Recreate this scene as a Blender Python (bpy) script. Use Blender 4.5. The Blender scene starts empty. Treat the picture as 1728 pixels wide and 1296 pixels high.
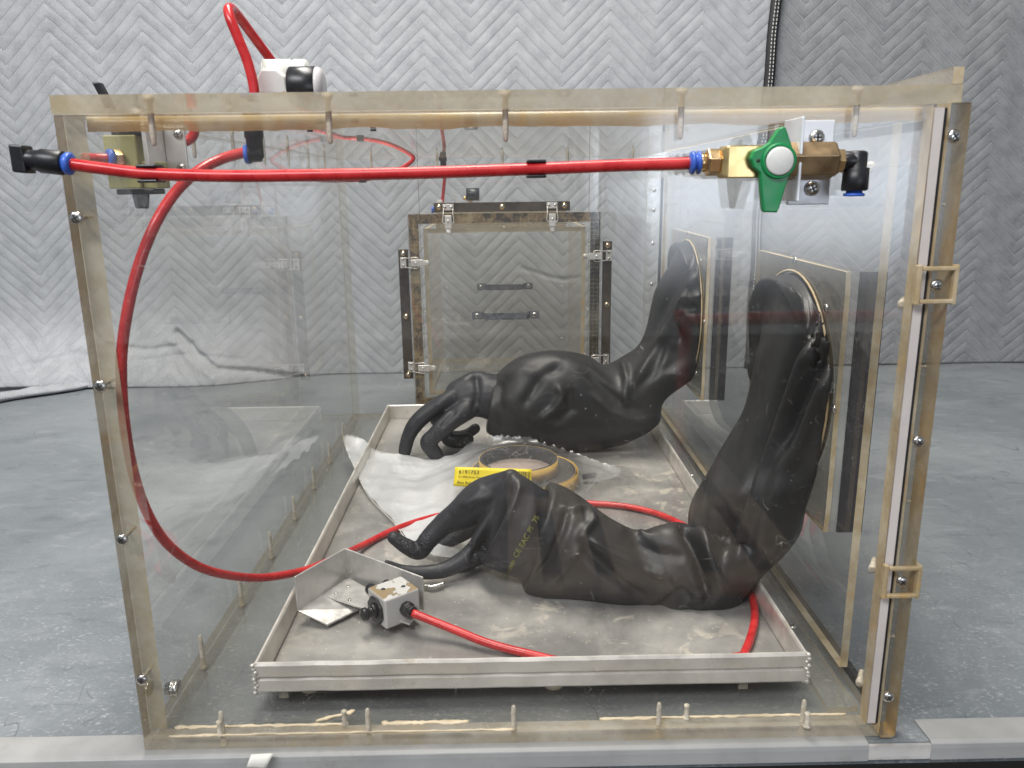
import bpy, bmesh, math, random
import numpy as np
from mathutils import Vector, Matrix, noise
from mathutils.bvhtree import BVHTree
random.seed(7)
S = bpy.context.scene
COL = S.collection

# ------------------------------------------------------------------ camera
F, YAW, PITCH, ROLL = 1339.83, .0107, -.2448, -.0129
CAM = Vector((.2951, -.5558, .4416))
cy, sy, cp, sp, cr, sr = math.cos(YAW), math.sin(YAW), math.cos(PITCH), math.sin(PITCH), math.cos(ROLL), math.sin(ROLL)
FW = Vector((sy*cp, cy*cp, sp)); RT = Vector((cy, -sy, 0)); UP = RT.cross(FW)
RT, UP = cr*RT + sr*UP, -sr*RT + cr*UP
cd = bpy.data.cameras.new('camera'); cam = bpy.data.objects.new('camera', cd); COL.objects.link(cam)
m = Matrix((RT, UP, -FW)).transposed().to_4x4(); m.translation = CAM
cam.matrix_world = m
cd.sensor_width = 36; cd.lens = F/1728*36; cd.clip_start = .01; cd.clip_end = 50
cd.dof.use_dof = True; cd.dof.focus_distance = 1.0; cd.dof.aperture_fstop = 18
S.camera = cam
def at(px, py, axis, val):            # point of the place seen at a pixel of the photograph, on a plane
    d = FW + (px-864)/F*RT - (py-648)/F*UP; k = 'xyz'.index(axis)
    return CAM + d*((val-CAM[k])/d[k])
def depth(p): return (Vector(p)-CAM).dot(FW)

# ------------------------------------------------------------------ world, lamps, exposure
wd = bpy.data.worlds.new('World'); S.world = wd; wd.use_nodes = True
bg = wd.node_tree.nodes['Background']; bg.inputs[0].default_value = (.86, .92, 1, 1); bg.inputs[1].default_value = .25
def area(name, loc, target, sx, sy_, power, color):
    d = bpy.data.lights.new(name, 'AREA'); d.shape = 'RECTANGLE'; d.size = sx; d.size_y = sy_; d.energy = power; d.color = color
    o = bpy.data.objects.new(name, d); COL.objects.link(o); o.location = loc
    o.rotation_euler = (Vector(target)-Vector(loc)).to_track_quat('-Z', 'Y').to_euler(); return o
area('ceiling_lamp', (.1, .55, 2.4), (.2, .6, 0), 1.7, .55, 68, (1, .95, .88))
area('ceiling_lamp', (-.9, -1.6, 2.3), (.2, .8, .3), 2.0, .6, 64, (.96, .97, 1))
wl = area('window_light', (1.40, -2.5, .46), (1.40, 0, .46), 1.25, .95, 20, (.80, .88, 1))
wl.data.use_nodes = True; wt = wl.data.node_tree; em = wt.nodes['Emission']; geo = wt.nodes.new('ShaderNodeNewGeometry'); sx_ = wt.nodes.new('ShaderNodeSeparateXYZ'); wt.links.new(geo.outputs['Parametric'], sx_.inputs[0])
def soft(i, w):      # falloff added to the window lamp so its reflection has soft edges
    a = wt.nodes.new('ShaderNodeMath'); a.operation = 'PINGPONG'; wt.links.new(sx_.outputs[i], a.inputs[0]); a.inputs[1].default_value = .5
    b = wt.nodes.new('ShaderNodeMapRange'); b.interpolation_type = 'SMOOTHSTEP'; wt.links.new(a.outputs[0], b.inputs[0]); b.inputs[2].default_value = w; return b.outputs[0]
mu = wt.nodes.new('ShaderNodeMath'); mu.operation = 'MULTIPLY'; wt.links.new(soft(0, .12), mu.inputs[0]); wt.links.new(soft(1, .45), mu.inputs[1]); wt.links.new(mu.outputs[0], em.inputs['Strength'])
S.view_settings.view_transform = 'Standard'; S.view_settings.look = 'None'
S.view_settings.exposure = 0.16; S.view_settings.gamma = 1
S.cycles.max_bounces = 14; S.cycles.transparent_max_bounces = 40; S.cycles.glossy_bounces = 6; S.cycles.diffuse_bounces = 4
S.cycles.caustics_reflective = False; S.cycles.caustics_refractive = False; S.cycles.sample_clamp_indirect = 3
S.cycles.use_denoising = True; S.render.use_persistent_data = False

# ------------------------------------------------------------------ material helpers
class NT:
    def __init__(s, name):
        s.m = bpy.data.materials.new(name); s.m.use_nodes = True; s.t = s.m.node_tree; s.t.nodes.clear()
        s.out = s.n('ShaderNodeOutputMaterial')
    def n(s, typ, **kw):
        o = s.t.nodes.new(typ)
        for k, v in kw.items(): setattr(o, k, v)
        return o
    def link(s, a, b): s.t.links.new(a, b)
    def put(s, sock, v):
        if isinstance(v, bpy.types.NodeSocket): s.link(v, sock)
        elif v is not None:
            if sock.type in ('RGBA',) and len(v) == 3: v = (*v, 1)
            sock.default_value = v
    def math(s, op, a, b=None, c=None, clamp=False):
        o = s.n('ShaderNodeMath', operation=op, use_clamp=clamp)
        for i, v in enumerate((a, b, c)):
            if v is not None: s.put(o.inputs[i], v)
        return o.outputs[0]
    def co(s, kind='Object'): return s.n('ShaderNodeTexCoord').outputs[kind]
    def map(s, v, scale=(1,1,1), rot=(0,0,0), loc=(0,0,0)):
        o = s.n('ShaderNodeMapping'); s.link(v, o.inputs[0]); o.inputs['Scale'].default_value = scale
        o.inputs['Rotation'].default_value = rot; o.inputs['Location'].default_value = loc; return o.outputs[0]
    def noise(s, v, scale, detail=3, rough=.55, dist=0):
        o = s.n('ShaderNodeTexNoise'); s.link(v, o.inputs['Vector'])
        o.inputs['Scale'].default_value = scale; o.inputs['Detail'].default_value = detail
        o.inputs['Roughness'].default_value = rough; o.inputs['Distortion'].default_value = dist; return o.outputs[0]
    def ramp(s, v, a, b, lo=0.0, hi=1.0, smooth=True):
        o = s.n('ShaderNodeMapRange'); o.interpolation_type = 'SMOOTHSTEP' if smooth else 'LINEAR'
        s.put(o.inputs[0], v); 
        for i, x in enumerate((a, b, lo, hi)): o.inputs[1+i].default_value = x
        return o.outputs[0]
    def mix(s, f, a, b):
        o = s.n('ShaderNodeMix', data_type='RGBA'); s.put(o.inputs[0], f); s.put(o.inputs[6], a); s.put(o.inputs[7], b); return o.outputs[2]
    def mixs(s, f, a, b):
        o = s.n('ShaderNodeMixShader'); s.put(o.inputs[0], f); s.link(a, o.inputs[1]); s.link(b, o.inputs[2]); return o.outputs[0]
    def bump(s, h, dist=.001, strength=1, normal=None):
        o = s.n('ShaderNodeBump'); s.link(h, o.inputs['Height']); o.inputs['Distance'].default_value = dist; o.inputs['Strength'].default_value = strength
        if normal: s.link(normal, o.inputs['Normal'])
        return o.outputs[0]
    def bsdf(s, col, rough=.5, metal=0, normal=None, spec=None, coat=None, sss=None):
        o = s.n('ShaderNodeBsdfPrincipled'); s.put(o.inputs['Base Color'], col); s.put(o.inputs['Roughness'], rough); s.put(o.inputs['Metallic'], metal)
        if spec is not None: s.put(o.inputs['Specular IOR Level'], spec)
        if coat is not None: s.put(o.inputs['Coat Weight'], coat)
        if normal is not None: s.link(normal, o.inputs['Normal'])
        return o.outputs[0]
    def done(s, sh): s.link(sh, s.out.inputs[0]); return s.m

def simple(name, col, rough=.5, metal=0, var=.12, scale=60, bump=.0002, spec=None, dirt=None):
    n = NT(name); c = n.co(); a = n.noise(c, scale, 4); b = n.noise(c, scale*.13, 3)
    k = n.math('ADD', n.math('MULTIPLY', a, .5), n.math('MULTIPLY', b, .5))
    f = n.ramp(k, .35, .65)
    lo = tuple(x*(1-var) for x in col); hi = tuple(min(1, x*(1+var)) for x in col)
    colr = n.mix(f, lo, hi)
    if dirt: colr = n.mix(n.ramp(n.noise(c, scale*.4, 5, .7), .58, .72, 0, dirt[3]), colr, dirt[:3])
    rr = n.ramp(a, .3, .7, max(0.03, rough-.08), min(1, rough+.08))
    return n.done(n.bsdf(colr, rr, metal, n.bump(a, bump) if bump else None, spec))

def fresnel(n, r0=.04):
    g = n.n('ShaderNodeNewGeometry'); d = n.n('ShaderNodeVectorMath', operation='DOT_PRODUCT')
    n.link(g.outputs['Incoming'], d.inputs[0]); n.link(g.outputs['Normal'], d.inputs[1])
    c = n.math('ABSOLUTE', d.outputs['Value']); p = n.math('POWER', n.math('SUBTRACT', 1.0, c, clamp=True), 5.0)
    return n.math('MULTIPLY_ADD', p, 1-r0, r0)

def acrylic(name, tint=(.97, .975, .965), film=.05, scr=.5, r0=.042, filmcol=(.70, .67, .61)):
    n = NT(name); c = n.co()
    tr = n.n('ShaderNodeBsdfTransparent'); tr.inputs[0].default_value = (*tint, 1)
    gl = n.n('ShaderNodeBsdfGlossy'); gl.inputs['Roughness'].default_value = .012; gl.inputs[0].default_value = (1, 1, 1, 1)
    body = n.mixs(fresnel(n, r0), tr.outputs[0], gl.outputs[0])
    # dusty film, smears and fine scratches on the surface
    big = n.noise(n.map(c, (1, 1, .55)), 5.5, 5, .6, .6)
    f = n.ramp(big, .36, .68, film*.45, film*1.5)
    sp_ = n.noise(c, 420, 2, .5); spec = n.ramp(sp_, .70, .78, 0, .35*scr)
    def scratches(rot, sc, th):
        w = n.noise(n.map(c, (sc, sc*.012, sc), rot), 1.0, 0, .4); k = n.noise(n.map(c, (1, 1, 1)), 26+sc*.1, 2)
        l = n.ramp(n.math('ABSOLUTE', n.math('SUBTRACT', w, .5)), 0, .0030, 1, 0)
        return n.math('MULTIPLY', l, n.ramp(k, th, th+.06, 0, .30*scr))
    s1 = scratches((0, 0, .3), 60, .60); s2 = scratches((.9, .2, 1.2), 75, .62); s3 = scratches((1.5, .1, .1), 50, .61)
    f = n.math('ADD', f, n.math('MAXIMUM', n.math('MAXIMUM', s1, s2), n.math('MAXIMUM', s3, spec)), clamp=True)
    df = n.bsdf((*filmcol, 1), .6)
    return n.done(n.mixs(f, body, df))

def acrylic_edge(name, col=(.54, .40, .21), pale=(.74, .63, .44), alpha=.80, glue=(.74, .48, .18)):
    n = NT(name); c = n.co(); a = n.noise(c, 35, 5, .65); b = n.noise(n.map(c, (1, 1, 1)), 9, 4, .6, .5); g = n.noise(c, 13, 5, .7, 1.2)
    colr = n.mix(n.ramp(a, .35, .68), col, pale)
    colr = n.mix(n.ramp(g, .54, .70, 0, .8), colr, glue)
    tr = n.n('ShaderNodeBsdfTransparent'); tr.inputs[0].default_value = (.93, .89, .80, 1)
    gl = n.n('ShaderNodeBsdfGlossy'); gl.inputs['Roughness'].default_value = .12
    body = n.bsdf(colr, .35, 0, n.bump(a, .0006))
    al = n.ramp(b, .38, .62, alpha*.72, min(1, alpha*1.2))
    return n.done(n.mixs(al, n.mixs(fresnel(n), tr.outputs[0], gl.outputs[0]), body))

MAT = {}
MAT['clear'] = acrylic('clear_acrylic', (.988, .988, .982), .011)
MAT['clear_front'] = acrylic('front_acrylic', (.988, .988, .982), .010, 1.5, .040)
MAT['clear_thin'] = acrylic('clear_acrylic_thin', (.985, .98, .965), .016, .5)
MAT['clear_smoke'] = acrylic('smoky_acrylic', (.76, .74, .70), .04, .4, filmcol=(.5, .45, .36))
MAT['clear_rail'] = acrylic('rail_acrylic', (.96, .94, .9), .30, .4, filmcol=(.6, .56, .48))
MAT['edge_faint'] = acrylic_edge('joint_edge', (.42, .36, .27), (.60, .55, .46), .08, (.55, .40, .20))
MAT['ceil'] = acrylic('ceiling_acrylic', (.985, .985, .975), .016, .3, .05)
MAT['edge'] = acrylic_edge('acrylic_edge')
MAT['edge_soft'] = acrylic_edge('acrylic_edge_soft', (.52, .42, .25), (.66, .58, .42), .60, (.66, .44, .18))
MAT['cement'] = acrylic_edge('yellow_cement', (.92, .66, .28), (.92, .80, .58), .62, (.95, .64, .20))
MAT['edge_dim'] = acrylic_edge('acrylic_edge_clear', (.50, .43, .32), (.68, .62, .52), .42, (.58, .44, .26))
MAT['pin'] = simple('screw_in_acrylic', (.62, .55, .44), .35, 0, .3, 300)
MAT['steel'] = simple('screw_steel', (.62, .60, .56), .28, 1, .2, 300)
MAT['latch'] = simple('latch_steel', (.74, .70, .65), .32, .6, .10, 60)
MAT['darkslot'] = simple('slot_dark', (.03, .03, .03), .5)
MAT['handle'] = simple('handle_steel', (.34, .34, .36), .22, .9, .2, 80)
MAT['alu'] = simple('aluminium_plate', (.68, .66, .63), .36, .55, .10, 90, .0002)
MAT['white_alu'] = simple('white_bracket', (.80, .80, .82), .35, .15, .05)
MAT['brass'] = simple('brass', (.62, .47, .22), .30, .9, .25, 60)
MAT['brass_dark'] = simple('brass_dark', (.36, .25, .14), .34, .85, .25, 60)
MAT['brass_bright'] = simple('brass_bright', (.85, .58, .30), .22, .9, .2, 80)
MAT['black'] = simple('black_plastic', (.012, .012, .014), .35)
MAT['black_matt'] = simple('black_rubber_trim', (.016, .016, .018), .6)
MAT['blue'] = simple('blue_collar', (.05, .14, .58), .35)
MAT['green'] = simple('green_lever', (.004, .24, .065), .38, 0, .08)
MAT['whitecap'] = simple('white_cap', (.78, .77, .72), .45)
MAT['white'] = simple('white_plastic', (.80, .79, .73), .38, 0, .05)
MAT['grey_cast'] = simple('grey_block', (.56, .54, .52), .5, 0, .1, 120)
MAT['olive'] = simple('olive_block', (.42, .40, .17), .5, 0, .1)
MAT['strip'] = simple('white_gasket', (.68, .62, .58), .5, 0, .10, 30)
MAT['smoke_block'] = simple('dark_end_plate', (.035, .033, .04), .22, 0, .2)
MAT['cardboard'] = simple('core_paper', (.60, .47, .40), .8, 0, .08)
MAT['foam'] = simple('black_foam', (.022, .022, .026), .85, 0, .3, 500)
MAT['liner'] = simple('tan_liner', (.70, .43, .08), .5, 0, .10, 30)
MAT['liner_edge'] = simple('liner_edge', (.62, .55, .42), .6)
MAT['paper'] = simple('paper_tag', (.80, .78, .70), .8)
MAT['label'] = simple('yellow_label', (.86, .68, .02), .5, 0, .04)
MAT['ink'] = simple('label_ink', (.06, .05, .02), .7)
MAT['gauge_glass'] = simple('gauge_face', (.70, .66, .66), .2)
MAT['darkbar'] = simple('dark_brown_bar', (.062, .050, .040), .4, .2, .5, 40, .0002)
MAT['floor'] = simple('floor_dark', (.070, .055, .045), .6, 0, .3, 4)
MAT['trim'] = simple('table_trim', (.34, .338, .328), .42, 0, .12, 25, .0002, dirt=(.22, .20, .17, .5))
MAT['wood'] = simple('pallet_wood', (.36, .27, .19), .7, 0, .35, 12)

def mat_tube():
    n = NT('red_hose'); c = n.co(); a = n.noise(c, 60, 3)
    col = n.mix(n.ramp(a, .3, .7), (.50, .016, .020), (.66, .035, .035))
    return n.done(n.bsdf(col, n.ramp(a, .3, .7, .22, .36), 0, None, .5))
MAT['hose'] = mat_tube()

def mat_rubber(name, base, rough, dust):
    n = NT(name); c = n.co(); a = n.noise(c, 16, 5, .6, .5); b = n.noise(c, 140, 3); w = n.noise(n.map(c, (1, 1, .6)), 15, 3, .5, .6)
    d = n.ramp(a, .45, .75, 0, dust)
    col = n.mix(d, base, (.20, .19, .18))
    sp_ = n.ramp(n.noise(c, 95, 2), .73, .78, 0, .35)
    col = n.mix(sp_, col, (.30, .29, .27))
    h = n.math('ADD', n.math('MULTIPLY', w, 1.0), n.math('MULTIPLY', b, .02))
    return n.done(n.bsdf(col, n.ramp(a, .3, .7, rough-.07, rough+.12), 0, n.bump(h, .005, .35), .5))
MAT['sleeve'] = mat_rubber('sleeve_rubber', (.017, .0168, .0175), .46, .05)
MAT['glove'] = mat_rubber('glove_rubber', (.018, .019, .024), .46, .06)
def mat_grip():
    n = NT('grip_rubber'); c = n.co(); v = n.n('ShaderNodeTexVoronoi'); v.inputs['Scale'].default_value = 420; n.link(c, v.inputs['Vector'])
    return n.done(n.bsdf((.022, .023, .028), .5, 0, n.bump(v.outputs[0], .0012, .8)))
MAT['grip'] = mat_grip()
MAT['print'] = simple('olive_print', (.20, .20, .045), .6, 0, .5, 300)

def mat_tray():
    n = NT('tray_metal'); c = n.co()
    a = n.noise(c, 7, 5, .6, .4); b = n.noise(n.map(c, (1, .25, 1)), 40, 4); s = n.noise(c, 28, 6, .72, .8); k = n.noise(c, 3.5, 3)
    col = n.mix(n.ramp(a, .35, .68), (.27, .264, .252), (.50, .483, .455))
    col = n.mix(n.ramp(b, .5, .75, 0, .3), col, (.60, .57, .54))
    m_ = n.math('MULTIPLY', n.ramp(s, .53, .63), n.ramp(k, .42, .56))
    col = n.mix(n.math('MULTIPLY', m_, .38), col, (.66, .58, .44))
    fl = n.ramp(n.noise(c, 200, 3), .66, .72, 0, .75)
    col = n.mix(fl, col, (.72, .69, .62))
    v = n.n('ShaderNodeTexVoronoi', feature='DISTANCE_TO_EDGE'); v.inputs['Scale'].default_value = 9; n.link(n.map(c, (1,1,1)), v.inputs[0])
    met = n.ramp(m_, 0, 1, .35, 0)
    return n.done(n.bsdf(col, n.ramp(a, .3, .7, .30, .50), met, n.bump(s, .0003)))
MAT['tray'] = mat_tray()
MAT['tray_rim'] = simple('tray_rim_metal', (.80, .76, .70), .36, .45, .14, 40, .0003, dirt=(.42, .33, .22, .6))

def mat_table():
    n = NT('table_laminate'); c = n.co()
    a = n.noise(c, 3.2, 6, .62, .6); b = n.noise(n.map(c, (1, 2.2, 1), (0, 0, .5)), 17, 5, .65, .8); f = n.noise(n.map(c, (1, 2.5, 1), (0, 0, .3)), 120, 3, .6)
    col = n.mix(n.ramp(a, .34, .66), (.166, .184, .195), (.232, .252, .264))
    col = n.mix(n.ramp(b, .52, .74, 0, .5), col, (.29, .305, .31))
    col = n.mix(n.ramp(b, .44, .30, 0, .35), col, (.085, .10, .11))
    # pale flecks get denser towards the worn front edge
    yy = n.n('ShaderNodeSeparateXYZ'); n.link(c, yy.inputs[0]); near = n.ramp(yy.outputs[1], .45, .02)
    f2 = n.noise(n.map(c, (1, 1.5, 1), (0, 0, .5)), 210, 4, .7, .6); g2_ = n.noise(c, 38, 4, .6)
    fl = n.math('MULTIPLY', n.ramp(f2, .52, .66), n.ramp(g2_, .40, .62, .25, 1))
    col = n.mix(n.math('MULTIPLY', fl, n.math('MULTIPLY_ADD', near, .50, .14)), col, (.48, .50, .50))
    dark2 = n.ramp(n.noise(n.map(c, (1, 3, 1), (0, 0, .55)), 70, 5, .7, .5), .40, .30, 0, .35)
    col = n.mix(dark2, col, (.07, .085, .095))
    dk = None
    for rot, sc, th in ((.35, 9, .50), (-.9, 7, .52), (1.3, 11, .53), (2.2, 8, .52), (.8, 14, .55)):
        w = n.noise(n.map(c, (sc, sc*.22, 1), (0, 0, rot), (rot*3, 0, 0)), 1.0, 3, .45, .5)
        l = n.math('MULTIPLY', n.ramp(n.math('ABSOLUTE', n.math('SUBTRACT', w, .5)), 0, .0022, 1, 0), n.ramp(n.noise(c, 5+sc*.5, 2), th, th+.10))
        dk = l if dk is None else n.math('MAXIMUM', dk, l)
    col = n.mix(n.math('MULTIPLY', dk, .55), col, (.05, .06, .07))
    return n.done(n.bsdf(col, n.ramp(b, .3, .7, .38, .55), .1, n.bump(b, .0004), .45))
MAT['table'] = mat_table()

def mat_blanket(name, base, dark, period, amp, spacing, phase):
    n = NT(name); uv = n.n('ShaderNodeUVMap'); uv.uv_map = 'cloth'; s = n.n('ShaderNodeSeparateXYZ'); n.link(uv.outputs[0], s.inputs[0])
    u, v = s.outputs[0], s.outputs[1]
    tri = n.math('PINGPONG', n.math('ADD', u, 10*period), period/2)          # 0..period/2
    z = n.math('ADD', v, n.math('MULTIPLY', tri, 2*amp/period))
    fr = n.math('FRACT', n.math('ADD', n.math('DIVIDE', z, spacing), 40.0+phase))
    dist = n.math('ABSOLUTE', n.math('SUBTRACT', n.math('FRACT', n.math('ADD', fr, .5)), .5))   # 0 at a stitch line
    line = n.ramp(dist, .022, .050, 1, 0)
    dash = n.ramp(n.math('ABSOLUTE', n.math('SUBTRACT', n.math('FRACT', n.math('DIVIDE', n.math('ADD', u, 10.0), .0036)), .5)), .16, .26, 1, 0)
    c = uv.outputs[0]
    a = n.noise(c, 26, 5, .65); b = n.noise(c, 240, 4, .75); f = n.noise(n.map(c, (1, 4, 1)), 300, 2)
    k = n.math('ADD', n.math('MULTIPLY', a, .45), n.math('MULTIPLY', b, .55))
    col = n.mix(n.ramp(k, .36, .62), dark, base)
    col = n.mix(n.ramp(dist, .03, .13, .55, 0), col, tuple(x*.5 for x in dark))  # shade of the quilting grooves painted into the cloth colour
    col = n.mix(n.math('MULTIPLY', n.math('MULTIPLY', line, dash), .95), col, (.85, .87, .89))
    h = n.math('ADD', n.math('MULTIPLY', b, .25), n.math('MULTIPLY', n.ramp(dist, 0, .06), .5))
    return n.done(n.bsdf(col, .95, 0, n.bump(h, .0012, .8), .15))
BL = dict(period=.2055, amp=.0995, spacing=.0291); BR = dict(period=.182, amp=.0845, spacing=.0293)
MAT['blanket_l'] = mat_blanket('blanket_light', (.420, .432, .448), (.290, .302, .316), phase=0, **BL)
MAT['blanket_r'] = mat_blanket('blanket_dark', (.310, .315, .322), (.190, .195, .202), phase=0, **BR)
def mat_gasket(name, c0, c1, c2):
    n = NT(name); c = n.co(); a = n.noise(c, 60, 5, .75, .6); b = n.noise(c, 18, 4)
    col = n.mix(n.ramp(a, .40, .58), c0, c1); col = n.mix(n.ramp(b, .5, .64, 0, .8), col, c2)
    br = n.n('ShaderNodeTexBrick'); n.link(n.map(c, (1, 1, 1), (math.pi/2, 0, 0)), br.inputs[0]); br.offset = 0
    br.inputs['Scale'].default_value = 1; br.inputs['Brick Width'].default_value = .0075; br.inputs['Row Height'].default_value = .0075
    br.inputs['Mortar Size'].default_value = .0005; br.inputs['Mortar Smooth'].default_value = .6
    col = n.mix(n.math('MULTIPLY', br.outputs['Fac'], n.ramp(a, .4, .6, .1, .7)), col, (.42, .38, .30))
    return n.done(n.bsdf(col, .3, 0, n.bump(a, .0005)))
MAT['gasket'] = mat_gasket('brown_gasket', (.035, .024, .015), (.28, .18, .075), (.46, .37, .21))
MAT['gasket_dark'] = mat_gasket('dark_gasket', (.012, .011, .010), (.05, .042, .030), (.10, .08, .05))
def mat_bag():
    n = NT('bag_film'); c = n.co(); uv = n.n('ShaderNodeAttribute'); uv.attribute_name = 'milky'
    tr = n.n('ShaderNodeBsdfTransparent'); tr.inputs[0].default_value = (.93, .935, .94, 1)
    a = n.noise(n.map(c, (1, .6, 1), (0, 0, .7)), 16, 3, .5, 1.0); nb = n.bump(a, .006, .6)
    gl = n.n('ShaderNodeBsdfGlossy'); gl.inputs['Roughness'].default_value = .28; n.link(nb, gl.inputs['Normal'])
    body = n.mixs(n.math('MULTIPLY_ADD', fresnel(n), 1.0, .05), tr.outputs[0], gl.outputs[0])
    df = n.bsdf((.80, .81, .82), .35, 0, nb)
    f = n.math('MULTIPLY', uv.outputs['Fac'], n.ramp(a, .3, .7, .50, .76))
    f = n.math('ADD', f, n.ramp(n.math('ABSOLUTE', n.math('SUBTRACT', a, .5)), 0, .006, .14, 0), clamp=True)
    return n.done(n.mixs(f, body, df))
MAT['bag'] = mat_bag()
def mat_chip():
    n = NT('chipped_paint'); c = n.co(); a = n.noise(c, 42, 5, .6, .6); z = n.n('ShaderNodeSeparateXYZ'); g = n.n('ShaderNodeNewGeometry'); n.link(g.outputs['Normal'], z.inputs[0])
    up = n.ramp(z.outputs[2], .6, .8); chip = n.math('MULTIPLY', n.ramp(a, .50, .53), up)
    col = n.mix(chip, (.58, .565, .54), (.30, .22, .12))
    return n.done(n.bsdf(col, .5, 0, n.bump(n.math('SUBTRACT', 1.0, chip), .0008)))
MAT['chip'] = mat_chip()

# ------------------------------------------------------------------ mesh helpers
class MB:
    def __init__(s): s.v = []; s.f = []; s.mi = []; s.sm = []
    def add(s, vs, fs, mi=0, smooth=False):
        b = len(s.v); s.v += [tuple(v) for v in vs]; s.f += [tuple(b+i for i in f) for f in fs]
        s.mi += [mi]*len(fs); s.sm += [smooth]*len(fs); return s
    def box(s, x0, x1, y0, y1, z0, z1, mi=0):
        v = [(x, y, z) for z in (z0, z1) for y in (y0, y1) for x in (x0, x1)]
        return s.add(v, [(0,2,3,1),(4,5,7,6),(0,1,5,4),(1,3,7,5),(3,2,6,7),(2,0,4,6)], mi)
    def obox(s, c, ax, ay, az, mi=0):   # oriented box, half vectors
        c, ax, ay, az = map(Vector, (c, ax, ay, az))
        v = [c + i*ax + j*ay + k*az for k in (-1, 1) for j in (-1, 1) for i in (-1, 1)]
        fs = [(0,2,3,1),(4,5,7,6),(0,1,5,4),(1,3,7,5),(3,2,6,7),(2,0,4,6)]
        if ax.cross(ay).dot(az) < 0: fs = [f[::-1] for f in fs]
        return s.add(v, fs, mi)
    def lathe(s, p, axis, prof, n=24, mi=0, smooth=True, start=0, cap=True):   # prof: (distance along axis, radius)
        p = Vector(p); a = Vector(axis).normalized(); u = a.orthogonal().normalized(); w = a.cross(u); vs = []; fs = []
        for d, r in prof:
            for i in range(n):
                t = start + 2*math.pi*i/n; vs.append(p + a*d + (u*math.cos(t) + w*math.sin(t))*r)
        for k in range(len(prof)-1):
            for i in range(n): fs.append((k*n+i, k*n+(i+1) % n, (k+1)*n+(i+1) % n, (k+1)*n+i))
        if cap: fs.append(tuple(range(n))[::-1]); fs.append(tuple(range((len(prof)-1)*n, len(prof)*n)))
        return s.add(vs, fs, mi, smooth)
    def cyl(s, p, q, r, n=20, mi=0, smooth=True, start=0):
        p, q = Vector(p), Vector(q); L = (q-p).length; c = min(r*.12, L*.2)
        return s.lathe(p, q-p, [(0, r-c), (c, r), (L-c, r), (L, r-c)], n, mi, smooth, start)
    def rings(s, rings, cap=True, mi=0, closed=False):
        n = len(rings[0]); vs = [v for r in rings for v in r]; fs = []
        K = len(rings)
        for k in range(K if closed else K-1):
            for i in range(n): fs.append((k*n+i, k*n+(i+1) % n, ((k+1) % K)*n+(i+1) % n, ((k+1) % K)*n+i))
        if cap and not closed: fs.append(tuple(range(n))[::-1]); fs.append(tuple(range((K-1)*n, K*n)))
        return s.add(vs, fs, mi, True)
    def tube(s, pts, r, n=12, mi=0, sub=8, closed=False):
        P = smooth_path(pts, sub, closed) if sub > 1 else [Vector(p) for p in pts]
        rs = r if callable(r) else (lambda t: r)
        rings = []; t0 = (P[1]-P[0]).normalized(); u = t0.orthogonal().normalized()
        for i, p in enumerate(P):
            t = (P[(i+1) % len(P) if closed else min(i+1, len(P)-1)] - P[i-1 if closed else max(i-1, 0)]).normalized()
            u = (u - t*u.dot(t)).normalized(); w = t.cross(u); rr = rs(i/(len(P)-1))
            rings.append([p + (u*math.cos(2*math.pi*k/n) + w*math.sin(2*math.pi*k/n))*rr for k in range(n)])
        return s.rings(rings, True, mi, closed)
    def prism(s, poly, d, mi=0, smooth=False):       # polygon of 3D points pushed along vector d
        d = Vector(d); n = len(poly); A = [Vector(p) for p in poly]; nrm = Vector((0, 0, 0))
        for i in range(n): nrm += A[i].cross(A[(i+1) % n])
        if nrm.dot(d) > 0: A = A[::-1]
        vs = A + [p+d for p in A]
        fs = [tuple(range(n)), tuple(range(n, 2*n))[::-1]] + [((i+1) % n, i, n+i, n+(i+1) % n) for i in range(n)]
        return s.add(vs, fs, mi, smooth)
    def build(s, name, mats, parent=None, bev=0, seg=2, smooth_angle=None):
        me = bpy.data.meshes.new(name); me.from_pydata([tuple(v) for v in s.v], [], s.f)
        for m_ in (mats if isinstance(mats, (list, tuple)) else [mats]): me.materials.append(MAT[m_] if isinstance(m_, str) else m_)
        me.polygons.foreach_set('material_index', s.mi); me.polygons.foreach_set('use_smooth', s.sm); me.update()
        o = bpy.data.objects.new(name, me); COL.objects.link(o)
        if parent is not None: o.parent = parent; o.matrix_parent_inverse = Matrix.Translation(-parent.location) if parent.parent is None and parent.type == 'EMPTY' else Matrix()
        if bev:
            b = o.modifiers.new('bevel', 'BEVEL'); b.width = bev; b.segments = seg; b.limit_method = 'ANGLE'; b.angle_limit = .6; b.harden_normals = False
        return o
def smooth_path(pts, sub=8, closed=False):
    P = [Vector(p) for p in pts]; n = len(P); out = []
    rng = range(n if closed else n-1)
    for i in rng:
        if closed: a, b, c, d = P[(i-1) % n], P[i], P[(i+1) % n], P[(i+2) % n]
        else: a, b, c, d = P[max(i-1, 0)], P[i], P[i+1], P[min(i+2, n-1)]
        for k in range(sub):
            t = k/sub; out.append(.5*((2*b) + (c-a)*t + (2*a-5*b+4*c-d)*t*t + (3*b-a-3*c+d)*t**3))
    if not closed: out.append(P[-1])
    return out
def thing(name, label, cat, loc=(0, 0, 0), group=None):
    o = bpy.data.objects.new(name, None); COL.objects.link(o); o.location = loc; o.empty_display_size = .02
    o['label'] = label; o['category'] = cat
    if group: o['group'] = group
    return o
def tag(o, label, cat, group=None):
    o['label'] = label; o['category'] = cat
    if group: o['group'] = group
    return o
def sub(o, parent):      # sub-part: plain parenting, meshes are in the same frame
    o.parent = parent; o.matrix_parent_inverse = Matrix(); return o
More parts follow.
